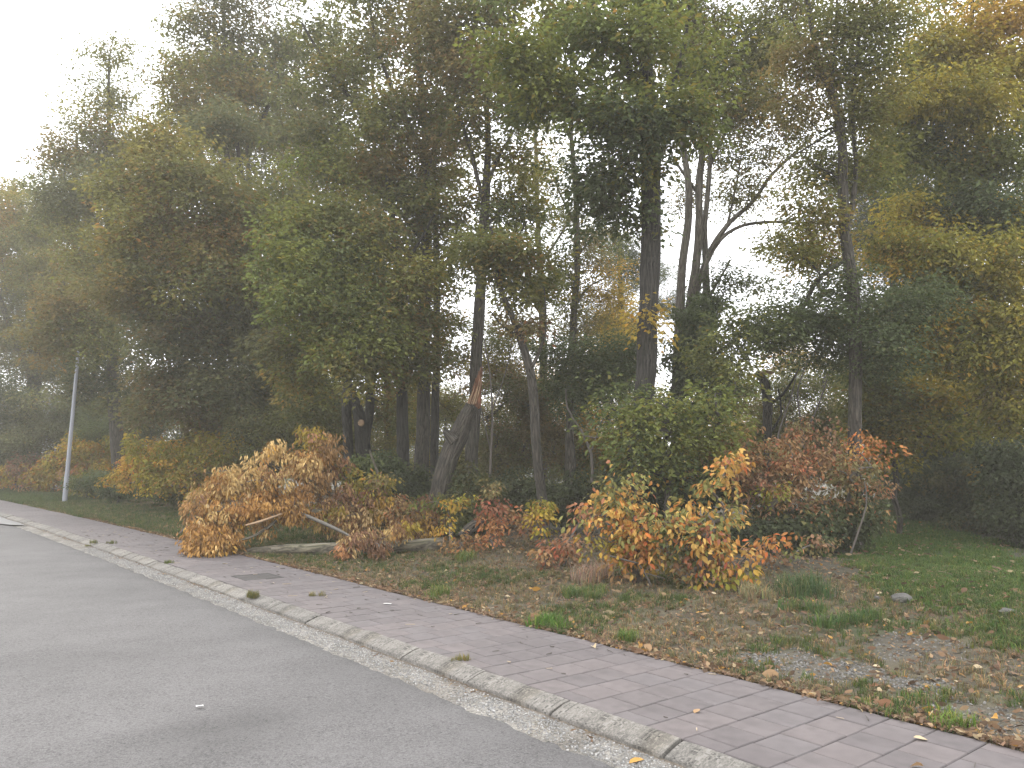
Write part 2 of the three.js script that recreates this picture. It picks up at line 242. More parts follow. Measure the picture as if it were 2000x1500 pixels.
// a woody plant. stems: polylines [px, py, width px, (distance shift)]; blobs: [px, py, rx px, ry px, distance shift, clumps, palette, (sprays per clump), (clump radius m)]
let plantSeed = 500;
function plant(o) {
  const r = rng(o.seed ?? plantSeed++), d = o.d, mpp = d / FOCAL, first = o.stems?.[0]?.[0], base0 = o.base ? P(o.base[0], o.base[1] ?? 1000, d) : P(first[0], first[1], d);
  const base = V(base0.x, gh(base0.x, base0.z), base0.z), root = thing(o.name, o.label, o.category ?? 'tree', base, o.group), nodes = [], bark = M[o.bark ?? 'bark'];
  const add = (p, parent, rad, fixed) => nodes.push({ p, parent, rad, fixed, n: 0 }) - 1;
  (o.stems ?? []).forEach((st, si) => {
    let pts = st.map(([x, y, , dd]) => P(x, y, d + (dd ?? 0))), rad = st.map(([, , w]) => (w * mpp) / 2);
    if (st.ground || si === 0) { const g0 = pts[0].clone(), g = gh(g0.x, g0.z); if (g0.y > g) { pts.unshift(V(g0.x + (pts[0].x - pts[1].x) * 0.1, g - 0.15, g0.z)); rad.unshift(rad[0] * 1.22); pts.splice(1, 0, V(pts[0].x * 0.5 + g0.x * 0.5, Math.min(g + 0.35, (g + g0.y) / 2), g0.z)); rad.splice(1, 0, rad[1] * 1.03); } else { pts[0].y = Math.min(pts[0].y, g - 0.05); } }
    const [sp_, rr] = resample(pts, rad, 0.3), j = r() * 10;
    for (let k = 1; k < sp_.length; k++) { sp_[k].z += 0.25 * (o.sway ?? 1) * n2(k * 0.13, j, 2) * Math.min(1, k / 8); sp_[k].x += 0.02 * n2(k * 0.5, j, 5); }
    const local = sp_.map((q) => q.clone().sub(base)), big = rr[0] > 0.1;
    mesh(si === 0 ? (o.stemName ?? 'trunk') : (o.limbName ?? 'limb'), new MB().tube(local, rr, big ? 16 : rr[0] > 0.04 ? 9 : 6, true, big ? 0.07 : 0.05, j).build(), bark, root);
    let prev = -1; sp_.forEach((q, k) => { if (k % 2 === 0 || k === sp_.length - 1) prev = add(q, prev, rr[k], true); });
  });
  if (!nodes.length) { for (let k = 0; k < (o.roots ?? 3); k++) { const x = base.x + (r() - 0.5) * (o.rootSpread ?? 0.5), z = base.z + (r() - 0.5) * (o.rootSpread ?? 0.5); add(V(x, gh(x, z) - 0.05, z), -1, 0.02, false); } }
  // leaf clumps in the blobs
  const clumps = [];
  for (const [bx, by, rx, ry, dd, n, pal, per, cR] of o.blobs ?? []) {
    const c = P(bx, by, d + dd), k = (d + dd) / FOCAL, X = rx * k, Y = ry * k, Z = (o.deep ?? 0.85) * (X + Y) / 2;
    const N = Math.round(n * (o.more ?? ((o.category ?? 'tree') === 'tree' ? (d > 24 ? 1.25 : 1.12) : 1)));
    for (let i = 0; i < N; i++) {
      const ga = () => (r() + r() + r() - 1.5) * 1.05; let v; do v = V(ga(), ga(), ga()); while (v.lengthSq() > 1.5);
      const q = V(c.x + v.x * X, c.y + v.y * Y, c.z + v.z * Z), g = gh(q.x, q.z);
      if (q.y < g + 0.12) q.y = g + 0.12 + r() * 0.2;
      const tree = (o.category ?? 'tree') === 'tree', f = 0.5 + 1.0 * r() * r() + 0.3 * r(); clumps.push({ p: q, pal, per: Math.max(3, Math.round((per ?? o.per ?? 20) * f * (tree ? 0.74 : 1))), R: (cR ?? o.clumpR ?? 0.6) * Math.sqrt(f) * (tree ? 1.3 : 1) * (0.85 + 0.3 * r()) });
    }
  }
  // branches: each clump joins the nearest wood, the nearest clumps first
  const near = (q) => { let b = 0, bd = 1e9; for (let k = 0; k < nodes.length; k++) { const m = nodes[k], dy = q.y - m.p.y, dd = m.p.distanceTo(q) + (dy < 0 ? -dy * 0.7 : 0) + (m.fixed && k < 3 && o.stems ? 1.5 : 0); if (dd < bd) { bd = dd; b = k; } } return [b, bd]; };
  const open = clumps.map((c) => ({ c, d: near(c.p)[1] })).sort((a, b) => a.d - b.d);
  for (const { c } of open) {
    const [b] = near(c.p), s = nodes[b].p; c.from = s; const L = s.distanceTo(c.p), k = Math.max(2, Math.min(7, Math.round(L / 0.45))); let prev = b;
    for (let i = 1; i <= k; i++) { const t = i / k, q = s.clone().lerp(c.p, t); q.y += Math.sin(t * Math.PI) * 0.1 * L * (o.arch ?? 1); q.x += (r() - 0.5) * 0.12 * L * (1 - t); q.z += (r() - 0.5) * 0.12 * L * (1 - t); prev = add(q, prev, 0, false); }
    for (let a = prev; a >= 0; a = nodes[a].parent) nodes[a].n++;
  }
  const mb = new MB(); let any = false;
  nodes.forEach((m) => { if (!m.fixed) m.rad = Math.min(0.0075 * (o.twig ?? 1) * Math.pow(m.n, 0.5), m.parent >= 0 && nodes[m.parent].fixed ? nodes[m.parent].rad * 0.7 : 9); });
  const kids = new Map(); nodes.forEach((m, k) => { if (!m.fixed && m.parent >= 0) { if (!kids.has(m.parent)) kids.set(m.parent, []); kids.get(m.parent).push(k); } });
  const done = new Set();
  for (let k = 0; k < nodes.length; k++) { if (nodes[k].fixed || nodes[k].parent < 0 || done.has(k)) continue; // follow the thickest child
    const pts = [nodes[nodes[k].parent].p.clone().sub(base)], rad = [nodes[k].rad]; let a = k;
    while (a !== undefined) { done.add(a); pts.push(nodes[a].p.clone().sub(base)); rad.push(Math.min(nodes[a].rad, rad[rad.length - 1])); a = (kids.get(a) ?? []).filter((c) => !done.has(c)).sort((x, y) => nodes[y].n - nodes[x].n)[0]; }
    rad[rad.length - 1] *= 0.5; mb.tube(pts, rad, rad[0] > 0.03 ? 7 : 4, false); any = true; }
  if (any) { const b = mesh('branchwork', mb.build(), o.twigMat ? M[o.twigMat] : bark, root); b.userData.kind = 'stuff'; }
  // leaves
  const kind = SPRAY[o.leaf ?? 'oak'], sets = kind.map(() => []), singles = [];
  for (const c of clumps) {
    const pal = PAL[c.pal], hue = clamp(0.5 + 0.75 * fbm(c.p.x * 0.28, c.p.y * 0.28, c.p.z * 0.28 + d) + 0.3 * (r() - 0.5), 0, 0.999), bc = pick(pal, () => hue), br = 0.8 + 0.45 * r(), ax = c.p.clone().sub(c.from ?? c.p); if (ax.lengthSq() < 0.01) ax.set(r() - 0.5, 0.1, r() - 0.5); ax.normalize();
    for (let k = 0; k < c.per; k++) {
      let v; do v = V(r() * 2 - 1, r() * 2 - 1, r() * 2 - 1); while (v.lengthSq() > 1);
      const al = (r() * 1.7 - 1.05) * c.R, w = 0.55 * (1.15 - 0.35 * (al / c.R)); const q = c.p.clone().addScaledVector(ax, al).add(V(v.x * c.R * w, v.y * c.R * w * (o.flat ?? 0.7) - 0.12 * c.R * (al / c.R + 0.5) ** 2, v.z * c.R * w)); if (q.y < gh(q.x, q.z) + 0.05) continue;
      const oc = r() < 0.16 ? pick(pal, r) : bc, e = br * (0.85 + 0.3 * r());
      sets[Math.floor(r() * kind.length)].push({ p: q.sub(base), q: quat((r() - 0.5) * 0.9, r() * 6.283, (r() - 0.5) * 0.9), s: (o.leafScale ?? ((o.category ?? 'tree') === 'tree' ? (d > 24 ? 1.25 : 1.0) : 1)) * (0.8 + 0.45 * r()), c: [oc[0] * e, oc[1] * e, oc[2] * e] });
    }
  }
  sets.forEach((l, k) => { if (l.length) copies(o.crownName ?? 'crown', kind[k], o.leafMat ?? LEAF, l, root); });
  if (o.extra) o.extra(root, base, clumps, r);
  return root;
}
// ---------------------------------------------------------------- ground, road, gutter, kerb, pavement
const polyDist = (pts, x, z) => { let b = 1e9; for (let k = 0; k < pts.length - 1; k++) { const a = pts[k], c = pts[k + 1], vx = c.x - a.x, vz = c.z - a.z, t = clamp(((x - a.x) * vx + (z - a.z) * vz) / (vx * vx + vz * vz), 0, 1); b = Math.min(b, Math.hypot(x - a.x - vx * t, z - a.z - vz * t)); } return b; };
const PATH = [[2150, 1210], [1990, 1150], [1850, 1098], [1765, 1050], [1708, 1006], [1694, 985]].map(([x, y]) => G(x, y));
const GRAVEL = [[1590, 1300, 0.55], [1500, 1290, 0.3], [1770, 1265, 0.5], [1690, 1320, 0.35], [1910, 1405, 0.45], [1800, 1340, 0.3]].map(([x, y, r]) => [G(x, y), r]);
const greenPath = (x, z) => 1 - smooth(polyDist(PATH, x, z) + 0.5 * fbm(x * 0.7, z * 0.7, 8), 1.0, 1.95);
const gravelAt = (x, z) => { let m = 0; for (const [p, r] of GRAVEL) m = Math.max(m, 1 - smooth(Math.hypot((x - p.x), (z - p.z)) / r + 0.5 * fbm(x * 2.2, z * 2.2, 2), 0.5, 1.25)); return m; };
function greenAt(x, z) { // how grassy the ground is, 0..1
  const [u, s] = US(x, z), q = s - EDGE, patch = smooth(fbm(x * 0.55, z * 0.55, 3) + 0.25 * n2(x * 2, z * 2, 9), 0.02, 0.5);
  const left = smooth(u, 10, 15) * (1 - smooth(q, 2.0, 3.4)) * smooth(q, 0.02, 0.3) * (0.55 + 0.45 * smooth(fbm(x * 0.4, z * 0.4, 5), -0.4, 0.3));
  const verge = 0.72 * patch * (1 - smooth(q, 2.6, 4.5));
  return clamp(Math.max(greenPath(x, z), left, verge * (1 - gravelAt(x, z))), 0, 1);
}
const steps = (lo, hi, list) => { const a = []; for (const [from, to, st] of list) for (let v = from; v < to - 1e-6; v += st) a.push(v); a.push(hi); return a; };
function sheet(us, qs, f, color) { // f(u, q) -> point
  const p = [], c = [], uv = [], i = [], W = qs.length;
  for (const u of us) for (const q of qs) { const v = f(u, q); p.push(v.x, v.y, v.z); uv.push(v.x, v.z); c.push(...color(v.x, v.z, u, q)); }
  for (let a = 0; a < us.length - 1; a++) for (let b = 0; b < W - 1; b++) { const k = a * W + b; i.push(k, k + W, k + 1, k + 1, k + W, k + W + 1); }
  const g = new THREE.BufferGeometry(); g.setAttribute('position', new THREE.Float32BufferAttribute(p, 3)); g.setAttribute('uv', new THREE.Float32BufferAttribute(uv, 2)); g.setAttribute('color', new THREE.Float32BufferAttribute(c, 3)); g.setIndex(i); g.computeVertexNormals();
  if (g.attributes.normal.getY(0) < 0) { for (let k = 0; k < i.length; k += 3) [i[k + 1], i[k + 2]] = [i[k + 2], i[k + 1]]; g.setIndex(i); g.computeVertexNormals(); }
  return g;
}
const mix3 = (a, b, t) => [lerp(a[0], b[0], t), lerp(a[1], b[1], t), lerp(a[2], b[2], t)];
{
  const us = steps(0, 170, [[-70, -6, 4], [-6, -1, 0.4], [-1, 22, 0.16], [22, 50, 0.5], [50, 170, 6]]), qs = steps(0, 210, [[0, 1, 0.08], [1, 7, 0.16], [7, 20, 0.5], [20, 60, 3], [60, 210, 15]]);
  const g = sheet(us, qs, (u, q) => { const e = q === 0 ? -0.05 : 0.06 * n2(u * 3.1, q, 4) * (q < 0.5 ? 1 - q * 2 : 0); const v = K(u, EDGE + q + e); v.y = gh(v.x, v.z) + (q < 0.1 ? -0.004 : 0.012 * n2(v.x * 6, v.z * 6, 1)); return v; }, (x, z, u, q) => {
    const a = smooth(fbm(x * 1.1, z * 1.1, 1), -0.5, 0.6), b = smooth(fbm(x * 3, z * 3, 6), -0.5, 0.6);
    let c = mix3([0.08, 0.064, 0.044], [0.128, 0.103, 0.066], a); c = mix3(c, [0.1, 0.078, 0.042], b * 0.5);
    c = mix3(c, [0.055, 0.08, 0.022], greenAt(x, z) * 0.9);
    c = mix3(c, [0.12, 0.105, 0.085], gravelAt(x, z) * 0.5);
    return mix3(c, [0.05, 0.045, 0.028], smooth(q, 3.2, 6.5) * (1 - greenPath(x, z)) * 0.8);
  });
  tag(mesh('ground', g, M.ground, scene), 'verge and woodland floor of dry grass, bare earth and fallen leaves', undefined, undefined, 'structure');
}
{ // road, its edge ragged against the gutter
  const us = steps(0, 170, [[-70, -6, 4], [-6, -1, 0.3], [-1, 14, 0.06], [14, 26, 0.2], [26, 50, 0.6], [50, 170, 8]]), qs = [0, 0.04, 0.15, 0.3, 0.5, 0.75, 1, 1.4, 1.8, 2.2, 2.6, 3, 3.5, 4, 5, 6, 8, 12, 30, 90];
  const stains = [[450, 1425, 0.36, 0.32], [480, 1470, 0.28, 0.2], [705, 1300, 0.55, 0.1], [610, 1250, 0.5, 0.07], [60, 1320, 0.6, 0.06]].map(([x, y, r, k]) => { const e = ray(x, y), t = -EYE / e[1]; return [e[0] * t, -e[2] * t, r, k]; });
  const g = sheet(us, qs, (u, q) => { const v = K(u, -0.50 - q + (q < 0.05 ? 0.06 * fbm(u * 2.3, 1, 3) + 0.035 * fbm(u * 9, 4, 3) : 0)); v.y = q === 0 ? -0.03 : 0.012 + 0.03 * smooth(q, 0, 3); return v; }, (x, z, u, q) => {
    let k = 1 + 0.2 * fbm(x * 0.5, z * 0.5, 2) + 0.1 * fbm(x * 2, z * 2, 4) - 0.1 * (1 - smooth(q, 0.05, 0.35));
    for (const [sx, sz, r, d] of stains) k -= d * (1 - smooth(Math.hypot(x - sx, (z - sz) * 0.8) / r + 0.25 * fbm(x * 4, z * 4, 1), 0.2, 1.1));
    return [k, k, k * 1.01];
  });
  tag(mesh('road', g, M.asphalt, scene), 'worn grey asphalt road bending away to the left', undefined, undefined, 'structure');
  const gu = sheet(us, [0, 0.05, 0.1, 0.16, 0.22, 0.3, 0.38, 0.46], (u, q) => { const v = K(u, -0.205 - q); v.y = 0.03 - 0.026 * smooth(q, 0, 0.34) + 0.006 * n2(u * 5, q * 20, 3); return v; }, (x, z, u, q) => { const b = 1 - smooth(q + 0.05 * fbm(u * 4, q * 8, 2), 0.0, 0.09); const m = smooth(fbm(u * 0.9, 3, 6), 0.0, 0.5); const k = 1.05 + 0.4 * fbm(x * 3, z * 3, 2); return mix3([k, k, k], [0.4, 0.29, 0.19], clamp(0.85 * b + 0.25 * m, 0, 0.9)); });
  const gm = tag(mesh('gutter', gu, M.gutter, scene), 'pebbly concrete gutter strip between the kerb and the asphalt', undefined, undefined, 'structure');
  const r = rng(51), peb = []; for (let k = 0; k < 16000; k++) { const u2 = -2 + 20 * Math.pow(r(), 1.5), q = 0.03 + 0.3 * r() * (0.7 + 0.3 * r()) + (r() < 0.04 ? 0.12 * r() : 0), v = K(u2, -0.205 - q), g = 0.12 + 0.26 * r() * r() + 0.05 * r(); if (smooth(fbm(u2 * 0.9, 3, 6), 0.0, 0.5) * r() > 0.4) continue; peb.push({ p: V(v.x, 0.029 - 0.024 * smooth(q, 0, 0.34), v.z), q: quat(r() * 6, r() * 6, r() * 6), s: V(0.5 + r(), 0.4 + 0.6 * r(), 0.5 + r()), c: [g, g * 0.97, g * 0.92] }); }
  copies('aggregate', new THREE.IcosahedronGeometry(0.0075, 0), M.gravel, peb, gm);
}
{ // pale patch at the road edge, far left
  const us = [25.2, 25.6, 26.2, 27, 28, 29, 30, 31, 32, 33, 34], top = us.map((u, k) => K(u, -0.3 - 0.03 * Math.sin(k * 2), 0.027)), bot = us.map((u, k) => K(u, -0.32 - 0.75 * Math.pow(Math.sin((k / (us.length - 1)) * Math.PI), 0.7) - 0.08 * n2(u, 3), 0.027));
  const mb = new MB(); for (let k = 0; k < us.length - 1; k++) mb.quad(top[k], top[k + 1], bot[k + 1], bot[k]);
  const g = mb.build(); for (let k = 0; k < g.attributes.position.count; k++) g.attributes.normal.setXYZ(k, 0, 1, 0);
  for (let k = 0; k < g.attributes.position.count; k++) g.attributes.position.setY(k, 0.047);
  tag(mesh('road_patch', g, M.patch, scene), 'pale smooth repair patch at the far left road edge', undefined, undefined, 'structure');
}
{ // kerb stones, each a stone of its own
  const kerb = new THREE.Group(); kerb.name = 'kerb'; tag(kerb, 'weathered kerb of separate sloping concrete stones along the road', undefined, undefined, 'structure'); scene.add(kerb);
  const r = rng(31), prof = [[0.0, -0.2], [0.0, 0.096], [-0.01, 0.104], [-0.045, 0.102], [-0.075, 0.095], [-0.185, 0.054], [-0.205, 0.038], [-0.208, -0.2]];
  let u = -3.05;
  while (u < 52) {
    const L = u > 11.5 && u < 26 ? [0.5, 0.98, 0.36, 0.7][Math.floor(r() * 4)] : 0.985, gap = 0.016 + 0.012 * r(), dy = (r() - 0.5) * 0.016, roll = (r() - 0.5) * 0.03, ds = (r() - 0.5) * 0.014, n = 7, p = [], uv = [], ix = [], m = prof.length, c = K(u + L / 2, -0.1), ou = r() * 7;
    for (let k = 0; k <= n + 2; k++) {
      const e = k === 0 || k === n + 2, kk = clamp(k - 1, 0, n), uu = u + (L * kk) / n;
      prof.forEach(([s, y], j) => { const ins = e ? 0 : 0, wear = 0.006 * n2(uu * 5, j * 0.8, 3) - (kk === 0 || kk === n ? 0.006 : 0); const q = K(uu + (k === 0 ? -0.0 : 0), s + ds + (j > 0 && j < m - 1 ? wear * 0.4 : 0), y + dy + roll * (s + 0.1) + (j > 0 && j < m - 1 ? wear : 0) - (e ? 0.006 : 0) + ins); p.push(q.x - c.x, q.y, q.z - c.z); uv.push(uu + ou, j * 0.05 + s); });
    }
    const rows = n + 3;
    for (let k = 0; k < rows - 1; k++) for (let j = 0; j < m - 1; j++) { const a = k * m + j, b = a + m; ix.push(a, b, a + 1, a + 1, b, b + 1); }
    for (const k of [0, rows - 1]) for (let j = 1; j < m - 1; j++) ix.push(k * m, k * m + j, k * m + j + 1);
    let g = new THREE.BufferGeometry(); g.setAttribute('position', new THREE.Float32BufferAttribute(p, 3)); g.setAttribute('uv', new THREE.Float32BufferAttribute(uv, 2)); g.setIndex(ix); g.computeVertexNormals();
    const st = mesh(numbered('kerb_stone'), g, M.kerb[Math.floor(r() * 4)], kerb); st.position.set(c.x, 0, c.z);
    u += L + gap;
  }
}
const COVER = { u0: 11.1, u1: 11.7, s0: 0.3, s1: 0.9 };
{ // pavement of 30 cm tiles in running bond
  const pave = new THREE.Group(); pave.name = 'pavement'; tag(pave, 'footpath of square dusty pink concrete tiles beside the kerb', undefined, undefined, 'structure'); scene.add(pave);
  const us = steps(0, 170, [[-70, -6, 4], [-6, 60, 0.5], [60, 170, 8]]);
  const bed = sheet(us, [0, 0.5, 1, 1.5], (u, q) => { const v = K(u, 0.004 + q * 1.02); v.y = 0.086; return v; }, () => [1, 1, 1]); bed.deleteAttribute('color');
  mesh('joint_sand', bed, M.joint, pave);
  const r = rng(41), W = 0.2935, b = 0.006, H = 0.03;
  const tileGeo = (w, l, o) => { // bevelled slab, top at y = 0
    const p = [], uv = [], ix = [], ring = (dx, y) => { const k = p.length / 3; for (const [a, c] of [[-1, -1], [1, -1], [1, 1], [-1, 1]]) { const x = (a * w) / 2 - a * dx, z = (c * l) / 2 - c * dx; p.push(x, y, z); uv.push(x * 1.6 + o, z * 1.6 + o * 1.7 + y); } return k; };
    const t = ring(b, 0), t2 = ring(b, 0), m = ring(0, -b), m2 = ring(0, -b), l0 = ring(0, -H); ix.push(t, t + 2, t + 1, t, t + 3, t + 2);
    for (const [A_, B_] of [[t2, m], [m2, l0]]) for (let j = 0; j < 4; j++) { const k = (j + 1) % 4; ix.push(A_ + j, A_ + k, B_ + j, A_ + k, B_ + k, B_ + j); }
    const g = new THREE.BufferGeometry(); g.setAttribute('position', new THREE.Float32BufferAttribute(p, 3)); g.setAttribute('uv', new THREE.Float32BufferAttribute(uv, 2)); g.setIndex(ix); const gg = g.toNonIndexed(); gg.computeVertexNormals(); return gg;
  };
  const full = many(7, (k) => tileGeo(W, W, k * 0.31)), half = many(4, (k) => tileGeo(W / 2 - 0.002, W, k * 0.43)), list = [];
  let row = 0;
  for (let u = -3; u < 58; u += 0.3, row++) {
    const cells = row % 2 ? [[0.075, 1], [0.3, 0], [0.6, 0], [0.9, 0], [1.2, 0], [1.425, 1]] : [[0.15, 0], [0.45, 0], [0.75, 0], [1.05, 0], [1.35, 0]];
    for (let [s, h] of cells) {
      const uc = u + 0.15; if (uc > COVER.u0 && uc < COVER.u1) { const a = s - (h ? 0.075 : 0.15), z = s + (h ? 0.075 : 0.15); if (a >= COVER.s0 - 0.01 && z <= COVER.s1 + 0.01) continue; if (z > COVER.s0 + 0.01 && a < COVER.s1 - 0.01) { h = 1; s = a < COVER.s0 ? a + 0.075 : z - 0.075; } }
      const v = K(uc, s + 0.006); list.push({ v, h, yaw: kerbYaw(uc), u: uc, d: v.length() });
    }
  }
  const inView = (v) => { const q = v.clone().setY(0.1).project(camera); return q.z < 1 && Math.abs(q.x) < 1.04 && Math.abs(q.y) < 1.06; };
  list.forEach((t) => (t.in = inView(t.v)));
  const chosen = new Set(list.filter((t) => t.in).sort((a, c) => a.d - c.d).slice(0, 300)), rest = [];
  for (const t of list) {
    const y = 0.103 + 0.0035 * (r() - 0.5) + 0.012 * n2(t.v.x * 0.5, t.v.z * 0.5, 6), tilt = quat((r() - 0.5) * 0.012, t.yaw + (r() - 0.5) * 0.012, (r() - 0.5) * 0.012), g = t.h ? half[Math.floor(r() * 4)] : full[Math.floor(r() * 7)], mt = Math.floor(r() * 5);
    if (chosen.has(t)) { const m = mesh(numbered('paving_tile'), g, M.tile[mt], pave); m.position.set(t.v.x, y, t.v.z); m.quaternion.copy(tilt); }
    else { const c = g.clone(); c.applyMatrix4(new THREE.Matrix4().compose(V(t.v.x, y, t.v.z), tilt, V(1, 1, 1))); rest.push(c); }
  }
  const m = mesh('tile_field', mergeGeometries(rest), M.tile[0], pave); m.userData.kind = 'stuff';
  // inspection cover let into the tiles
  const cu = (COVER.u0 + COVER.u1) / 2, cs = (COVER.s0 + COVER.s1) / 2 + 0.006, cp_ = K(cu, cs), cv = thing('inspection_cover', 'dark square inspection cover set flush in the pink pavement', 'manhole cover', V(cp_.x, 0.1, cp_.z)); cv.rotation.y = kerbYaw(cu);
  const box = (w, h, l, x, y, z) => new THREE.BoxGeometry(w, h, l).translate(x, y, z);
  mesh('frame', mergeGeometries([box(0.59, 0.03, 0.03, 0, -0.008, 0.28), box(0.59, 0.03, 0.03, 0, -0.008, -0.28), box(0.03, 0.03, 0.53, 0.28, -0.008, 0), box(0.03, 0.03, 0.53, -0.28, -0.008, 0)]), M.cover, cv);
  mesh('lid', box(0.52, 0.03, 0.52, 0, -0.01, 0), M.cover, cv);
}
// ---------------------------------------------------------------- trees
const LEFTGROUP = undefined;
plant({ name: 'oak_tree', label: 'big dark oak farthest left, its trunk standing at the left edge of the wood', d: 46, stems: [[[45, 930, 34], [50, 890, 30], [58, 820, 27], [66, 720, 24], [75, 600, 20], [85, 450, 15], [90, 380, 8]], [[64, 740, 13], [20, 640, 11], [-20, 540, 8]], [[68, 690, 12], [110, 600, 10], [130, 520, 7]]],
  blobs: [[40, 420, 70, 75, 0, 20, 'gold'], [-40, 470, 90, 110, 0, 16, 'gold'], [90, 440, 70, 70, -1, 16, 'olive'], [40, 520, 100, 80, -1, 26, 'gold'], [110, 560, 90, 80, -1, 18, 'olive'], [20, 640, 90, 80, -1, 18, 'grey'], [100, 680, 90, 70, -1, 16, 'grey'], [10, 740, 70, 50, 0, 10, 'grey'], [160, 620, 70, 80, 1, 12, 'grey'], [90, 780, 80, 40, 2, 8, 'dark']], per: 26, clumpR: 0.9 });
plant({ name: 'oak_tree', label: 'tall oak with a thin pointed top against the bright sky', d: 35, stems: [[[232, 930, 26], [228, 850, 24], [222, 740, 22], [216, 600, 18], [212, 440, 14], [212, 280, 9], [215, 110, 4]], [[218, 640, 10], [160, 520, 8], [130, 420, 5]], [[215, 560, 10], [270, 460, 8], [300, 380, 5]]],
  blobs: [[215, 110, 38, 50, 0, 7, 'olive', 16], [205, 190, 55, 60, 0, 10, 'olive', 18], [180, 270, 75, 60, 0, 14, 'olive'], [130, 330, 55, 50, 0, 9, 'olive'], [240, 290, 60, 60, 0, 12, 'gold'], [120, 400, 60, 60, -1, 10, 'grey'], [140, 610, 55, 60, -4.2, 12, 'brown'], [180, 650, 40, 40, -4.2, 7, 'olive'], [110, 660, 40, 30, -4.2, 6, 'brown'], [200, 390, 90, 70, -1, 18, 'grey'], [180, 500, 100, 90, -1, 22, 'olive'], [240, 600, 90, 80, -1, 18, 'grey'], [210, 700, 90, 70, 0, 14, 'dark'], [140, 750, 60, 50, 0, 7, 'grey'], [270, 760, 70, 50, 1, 9, 'grey']], per: 26, clumpR: 0.85 });
plant({ name: 'oak_tree', label: 'broad oak on the left with a sunlit olive crown bulging towards the road', d: 27, stems: [[[534, 925, 24], [535, 860, 22], [533, 760, 20], [525, 640, 18], [505, 500, 15], [480, 380, 11], [460, 260, 7]], [[530, 700, 12], [440, 610, 10], [370, 520, 7], [330, 440, 5]], [[524, 620, 11], [590, 520, 8], [630, 440, 5]], [[510, 520, 10], [430, 430, 8], [390, 330, 5]], [[531, 730, 10], [470, 700, 8], [420, 680, 5]]],
  blobs: [[330, 300, 75, 60, -2, 13, 'gold'], [270, 370, 70, 60, -2, 13, 'gold'], [380, 340, 90, 70, -3, 18, 'gold'], [290, 450, 90, 70, -3, 18, 'gold'], [400, 440, 100, 80, -3, 22, 'gold'], [500, 400, 90, 80, -2, 18, 'olive'], [270, 540, 80, 60, -3, 13, 'brown'], [370, 540, 100, 80, -3, 22, 'olive'], [480, 520, 100, 80, -2, 22, 'olive'], [580, 470, 80, 70, -1, 14, 'olive'], [400, 640, 110, 70, -2, 22, 'grey'], [510, 640, 100, 80, -1, 22, 'grey'], [330, 650, 70, 60, -2, 12, 'grey'], [430, 730, 100, 50, -2, 16, 'grey'], [540, 740, 80, 60, -1, 12, 'grey'], [590, 600, 80, 80, 0, 14, 'grey'], [350, 740, 70, 40, -1, 9, 'grey'], [480, 800, 70, 40, 0, 8, 'grey'], [460, 250, 80, 60, 0, 9, 'grey'], [330, 800, 70, 40, -1, 9, 'grey'], [420, 820, 70, 40, 0, 9, 'olive'], [600, 720, 70, 60, 0, 10, 'olive'], [560, 820, 60, 40, 0, 8, 'olive'], [640, 780, 50, 50, 1, 7, 'olive']], per: 26, clumpR: 0.72 });
plant({ name: 'oak_tree', label: 'tall grey green oak behind, its high crown cut off at the top left', d: 31, stems: [[[420, 930, 22], [425, 840, 20], [432, 700, 18], [440, 520, 16], [445, 320, 13], [440, 140, 9], [436, -40, 6]], [[441, 420, 10], [380, 270, 8], [350, 130, 5]], [[444, 360, 10], [520, 220, 8], [560, 80, 5]]],
  blobs: [[430, 40, 85, 80, 0, 16, 'grey'], [370, 70, 50, 65, 0, 9, 'olive'], [500, 90, 90, 90, 0, 15, 'grey'], [350, 150, 60, 60, -1, 11, 'olive'], [430, 170, 90, 80, -1, 20, 'olive'], [520, 220, 90, 80, 0, 16, 'grey'], [330, 230, 60, 60, 0, 9, 'olive'], [420, -70, 100, 90, 0, 12, 'grey'], [540, -40, 90, 90, 0, 10, 'grey'], [580, 150, 70, 80, 1, 9, 'grey'], [560, 300, 80, 70, 1, 12, 'grey'], [620, 380, 80, 80, 2, 10, 'grey']], more: 0.95, per: 26, clumpR: 0.8 });
plant({ name: 'oak_tree', label: 'tall oak with fanned limbs, the broader of two close dark trunks', d: 20.5, stems: [[[824, 970, 32], [825, 900, 29], [827, 800, 26], [828, 700, 24], [832, 500, 21], [833, 360, 19], [830, 240, 15], [815, 100, 11], [805, -60, 8]], [[832, 430, 13], [765, 305, 11], [700, 215, 9], [640, 130, 7], [590, 45, 5]], [[833, 340, 11], [868, 230, 9], [888, 120, 7], [900, 0, 5]], [[832, 480, 9], [760, 390, 8], [680, 330, 6], [600, 290, 4]], [[829, 300, 9], [770, 180, 8], [735, 90, 6], [720, 0, 4]]],
  blobs: [[620, 90, 70, 70, 1, 9, 'grey'], [690, 140, 80, 70, 0, 12, 'olive'], [760, 60, 80, 80, 0, 11, 'grey'], [850, 120, 80, 80, -1, 18, 'brown'], [820, 30, 80, 60, 0, 11, 'brown'], [640, 230, 80, 60, 0, 12, 'grey'], [720, 260, 70, 60, -1, 13, 'olive'], [800, 220, 80, 60, -1, 16, 'olive'], [700, 350, 90, 60, 0, 14, 'olive'], [790, 320, 70, 60, -1, 14, 'brown'], [640, 320, 70, 50, 0, 10, 'green'], [840, 420, 60, 60, 0, 10, 'olive'], [780, 430, 80, 60, 0, 12, 'grey'], [700, -40, 110, 70, 0, 9, 'olive'], [850, -50, 100, 70, 0, 9, 'brown']], more: 0.95, per: 22, clumpR: 0.6 });
